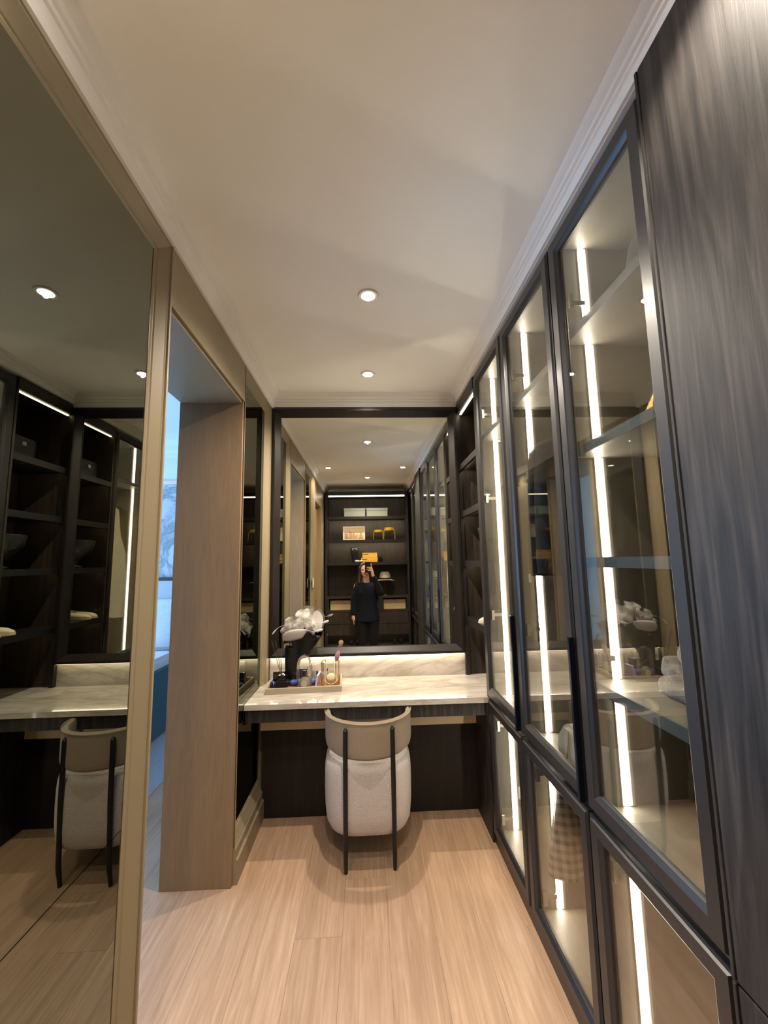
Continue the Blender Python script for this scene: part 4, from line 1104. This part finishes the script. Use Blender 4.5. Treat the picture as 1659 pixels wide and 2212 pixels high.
capsule(bm, (hx+.004, hy-.012, hz-.06), (.0, -.30, 1.185), .047, .055)
capsule(bm, (-.10, -.30, 1.150), (.10, -.30, 1.150), .065, .065); capsule(bm, (0, -.30, 1.10), (0, -.30, .85), .105, .105); capsule(bm, (-.05, -.30, .80), (.05, -.30, .80), .10, .10)
for s in (-1, 1):
    capsule(bm, (s*.078, -.30, .76), (s*.076, -.285, .43), .080, .055); capsule(bm, (s*.076, -.285, .43), (s*.074, -.315, .09), .053, .036)
    capsule(bm, (s*.075, -.325, .042), (s*.083, -.185, .030), .036, .026)
# arm with the phone
SH, EL, WR = (.148, -.295, 1.165), (.172, -.135, 1.090), (.082, -.062, 1.318)
capsule(bm, SH, EL, .045, .036); capsule(bm, EL, WR, .036, .023)
capsule(bm, WR, (.070, -.050, 1.375), .022, .023); capsule(bm, (.068, -.052, 1.372), (.063, -.036, 1.418), .021, .015)
def finger(pts, r0, r1):
    for i, (a, b) in enumerate(zip(pts, pts[1:])):
        f0 = r0+(r1-r0)*i/(len(pts)-1); f1 = r0+(r1-r0)*(i+1)/(len(pts)-1); capsule(bm, a, b, f0, f1, 8)
finger([(.064, -.036, 1.425), (.060, -.026, 1.455), (.056, -.029, 1.482)], .0088, .0068)
finger([(.064, -.032, 1.418), (.046, -.0155, 1.430), (.018, -.0165, 1.434), (.000, -.0175, 1.432)], .0086, .0068)
finger([(.065, -.034, 1.400), (.046, -.0155, 1.409), (.014, -.0165, 1.410), (-.006, -.0175, 1.406)], .0086, .0068)
finger([(.066, -.038, 1.382), (.047, -.016, 1.388), (.022, -.0165, 1.387), (.006, -.0175, 1.383)], .0078, .0060)
finger([(.070, -.058, 1.375), (.054, -.054, 1.395), (.028, -.046, 1.412), (.008, -.0445, 1.420)], .0105, .0078)
# hanging arm
capsule(bm, (-.148, -.30, 1.165), (-.192, -.315, .955), .045, .036); capsule(bm, (-.192, -.315, .955), (-.200, -.285, .775), .036, .023)
capsule(bm, (-.200, -.285, .775), (-.200, -.275, .715), .022, .026)
for k, (dy, ln) in enumerate(((-.024, .062), (-.008, .074), (.008, .078), (.023, .070))):
    finger([(-.200, -.275+dy, .712), (-.197, -.272+dy*1.05, .712-ln*.55), (-.188, -.268+dy*1.05, .712-ln)], .0085, .0066)
finger([(-.197, -.250, .745), (-.186, -.236, .715), (-.180, -.233, .690)], .0098, .0075)
remeshed('body', bm, M['skin'], pr, .0052, 5, .5)
for s in (-1, 1): obj('eye', ball(N(), (hx+s*.029, hy+.0775, hz+.000), 1, 2, (.012, .006, .006)), M['eye'], pr, smooth=True)
obj('lips', ball(N(), (hx, hy+.0890, hz-.0495), 1, 2, (.0215, .006, .0085)), M['lips'], pr, smooth=True)
bm = N()
ball(bm, (hx, hy-.012, hz+.030), 1, 3, (.084, .090, .088))
capsule(bm, (hx-.066, hy+.005, hz+.030), (hx-.085, hy+.010, hz-.17), .030, .026); capsule(bm, (hx+.064, hy-.010, hz+.030), (hx+.074, hy-.020, hz-.15), .026, .022)
capsule(bm, (hx-.04, hy-.06, hz), (hx-.05, hy-.07, hz-.19), .05, .04); capsule(bm, (hx+.04, hy-.06, hz), (hx+.05, hy-.07, hz-.19), .05, .04)
for s in (-1, 1): capsule(bm, (hx+s*.012, hy+.060, hz+.088), (hx+s*.070, hy+.030, hz+.020), .014, .016)
# keep the face free
for v in bm.verts:
    dx, dz = v.co.x-hx, v.co.z-hz
    if abs(dx) < .052 and dz < .062 and v.co.y > hy+.03: v.co.y = hy+.015
remeshed('hair', bm, M['hair'], pr, .006, 4, .5)
bm = N()
lathe(bm, [(0, 1.232), (.058, 1.232), (.066, 1.215), (.118, 1.200), (.150, 1.170), (.162, 1.12), (.158, 1.05), (.150, .96), (.152, .88), (.162, .80), (.172, .73), (.176, .675), (.168, .668), (0, .668)], (0, -.30, 0), 40, sy=.70, cap=False)
ball(bm, (-.058, -.238, 1.075), 1, 3, (.075, .050, .075)); ball(bm, (.058, -.238, 1.075), 1, 3, (.075, .050, .075)); ball(bm, (0, -.245, 1.07), 1, 3, (.10, .048, .08))
capsule(bm, (.128, -.295, 1.165), (.180, -.140, 1.085), .062, .056); capsule(bm, (.178, -.142, 1.080), (.094, -.070, 1.290), .054, .038)
capsule(bm, (-.128, -.30, 1.165), (-.192, -.315, .955), .062, .052); capsule(bm, (-.192, -.315, .955), (-.200, -.288, .785), .050, .042)
remeshed('sweater', bm, M['sweater'], pr, .008, 14, .6)
bm = N()
ball(bm, (0, -.30, .775), 1, 3, (.152, .112, .10))
for s in (-1, 1): capsule(bm, (s*.078, -.30, .74), (s*.077, -.283, .43), .092, .066); capsule(bm, (s*.077, -.283, .43), (s*.075, -.313, .10), .064, .050)
remeshed('trousers', bm, M['trouser'], pr, .008, 4, .5)
for s in (-1, 1):
    bm = N(); capsule(bm, (s*.075, -.330, .045), (s*.083, -.185, .036), .043, .034)
    for v in bm.verts: v.co.z = max(v.co.z, .001)
    obj('shoe', bm, M['shoe'], pr, smooth=True)
ph = thing('phone', 'black phone held up in front of the person\'s face, seen in the mirror', 'phone', (.010, -.03, 1.36))
obj('phone_body', box(-.028, .050, -.0345, -.0265, 1.358, 1.508, .0035), M['gloss_black'], ph)
obj('camera_bump', box(-.016, .016, -.0263, -.0245, 1.474, 1.502, .001), M['handle'], ph)
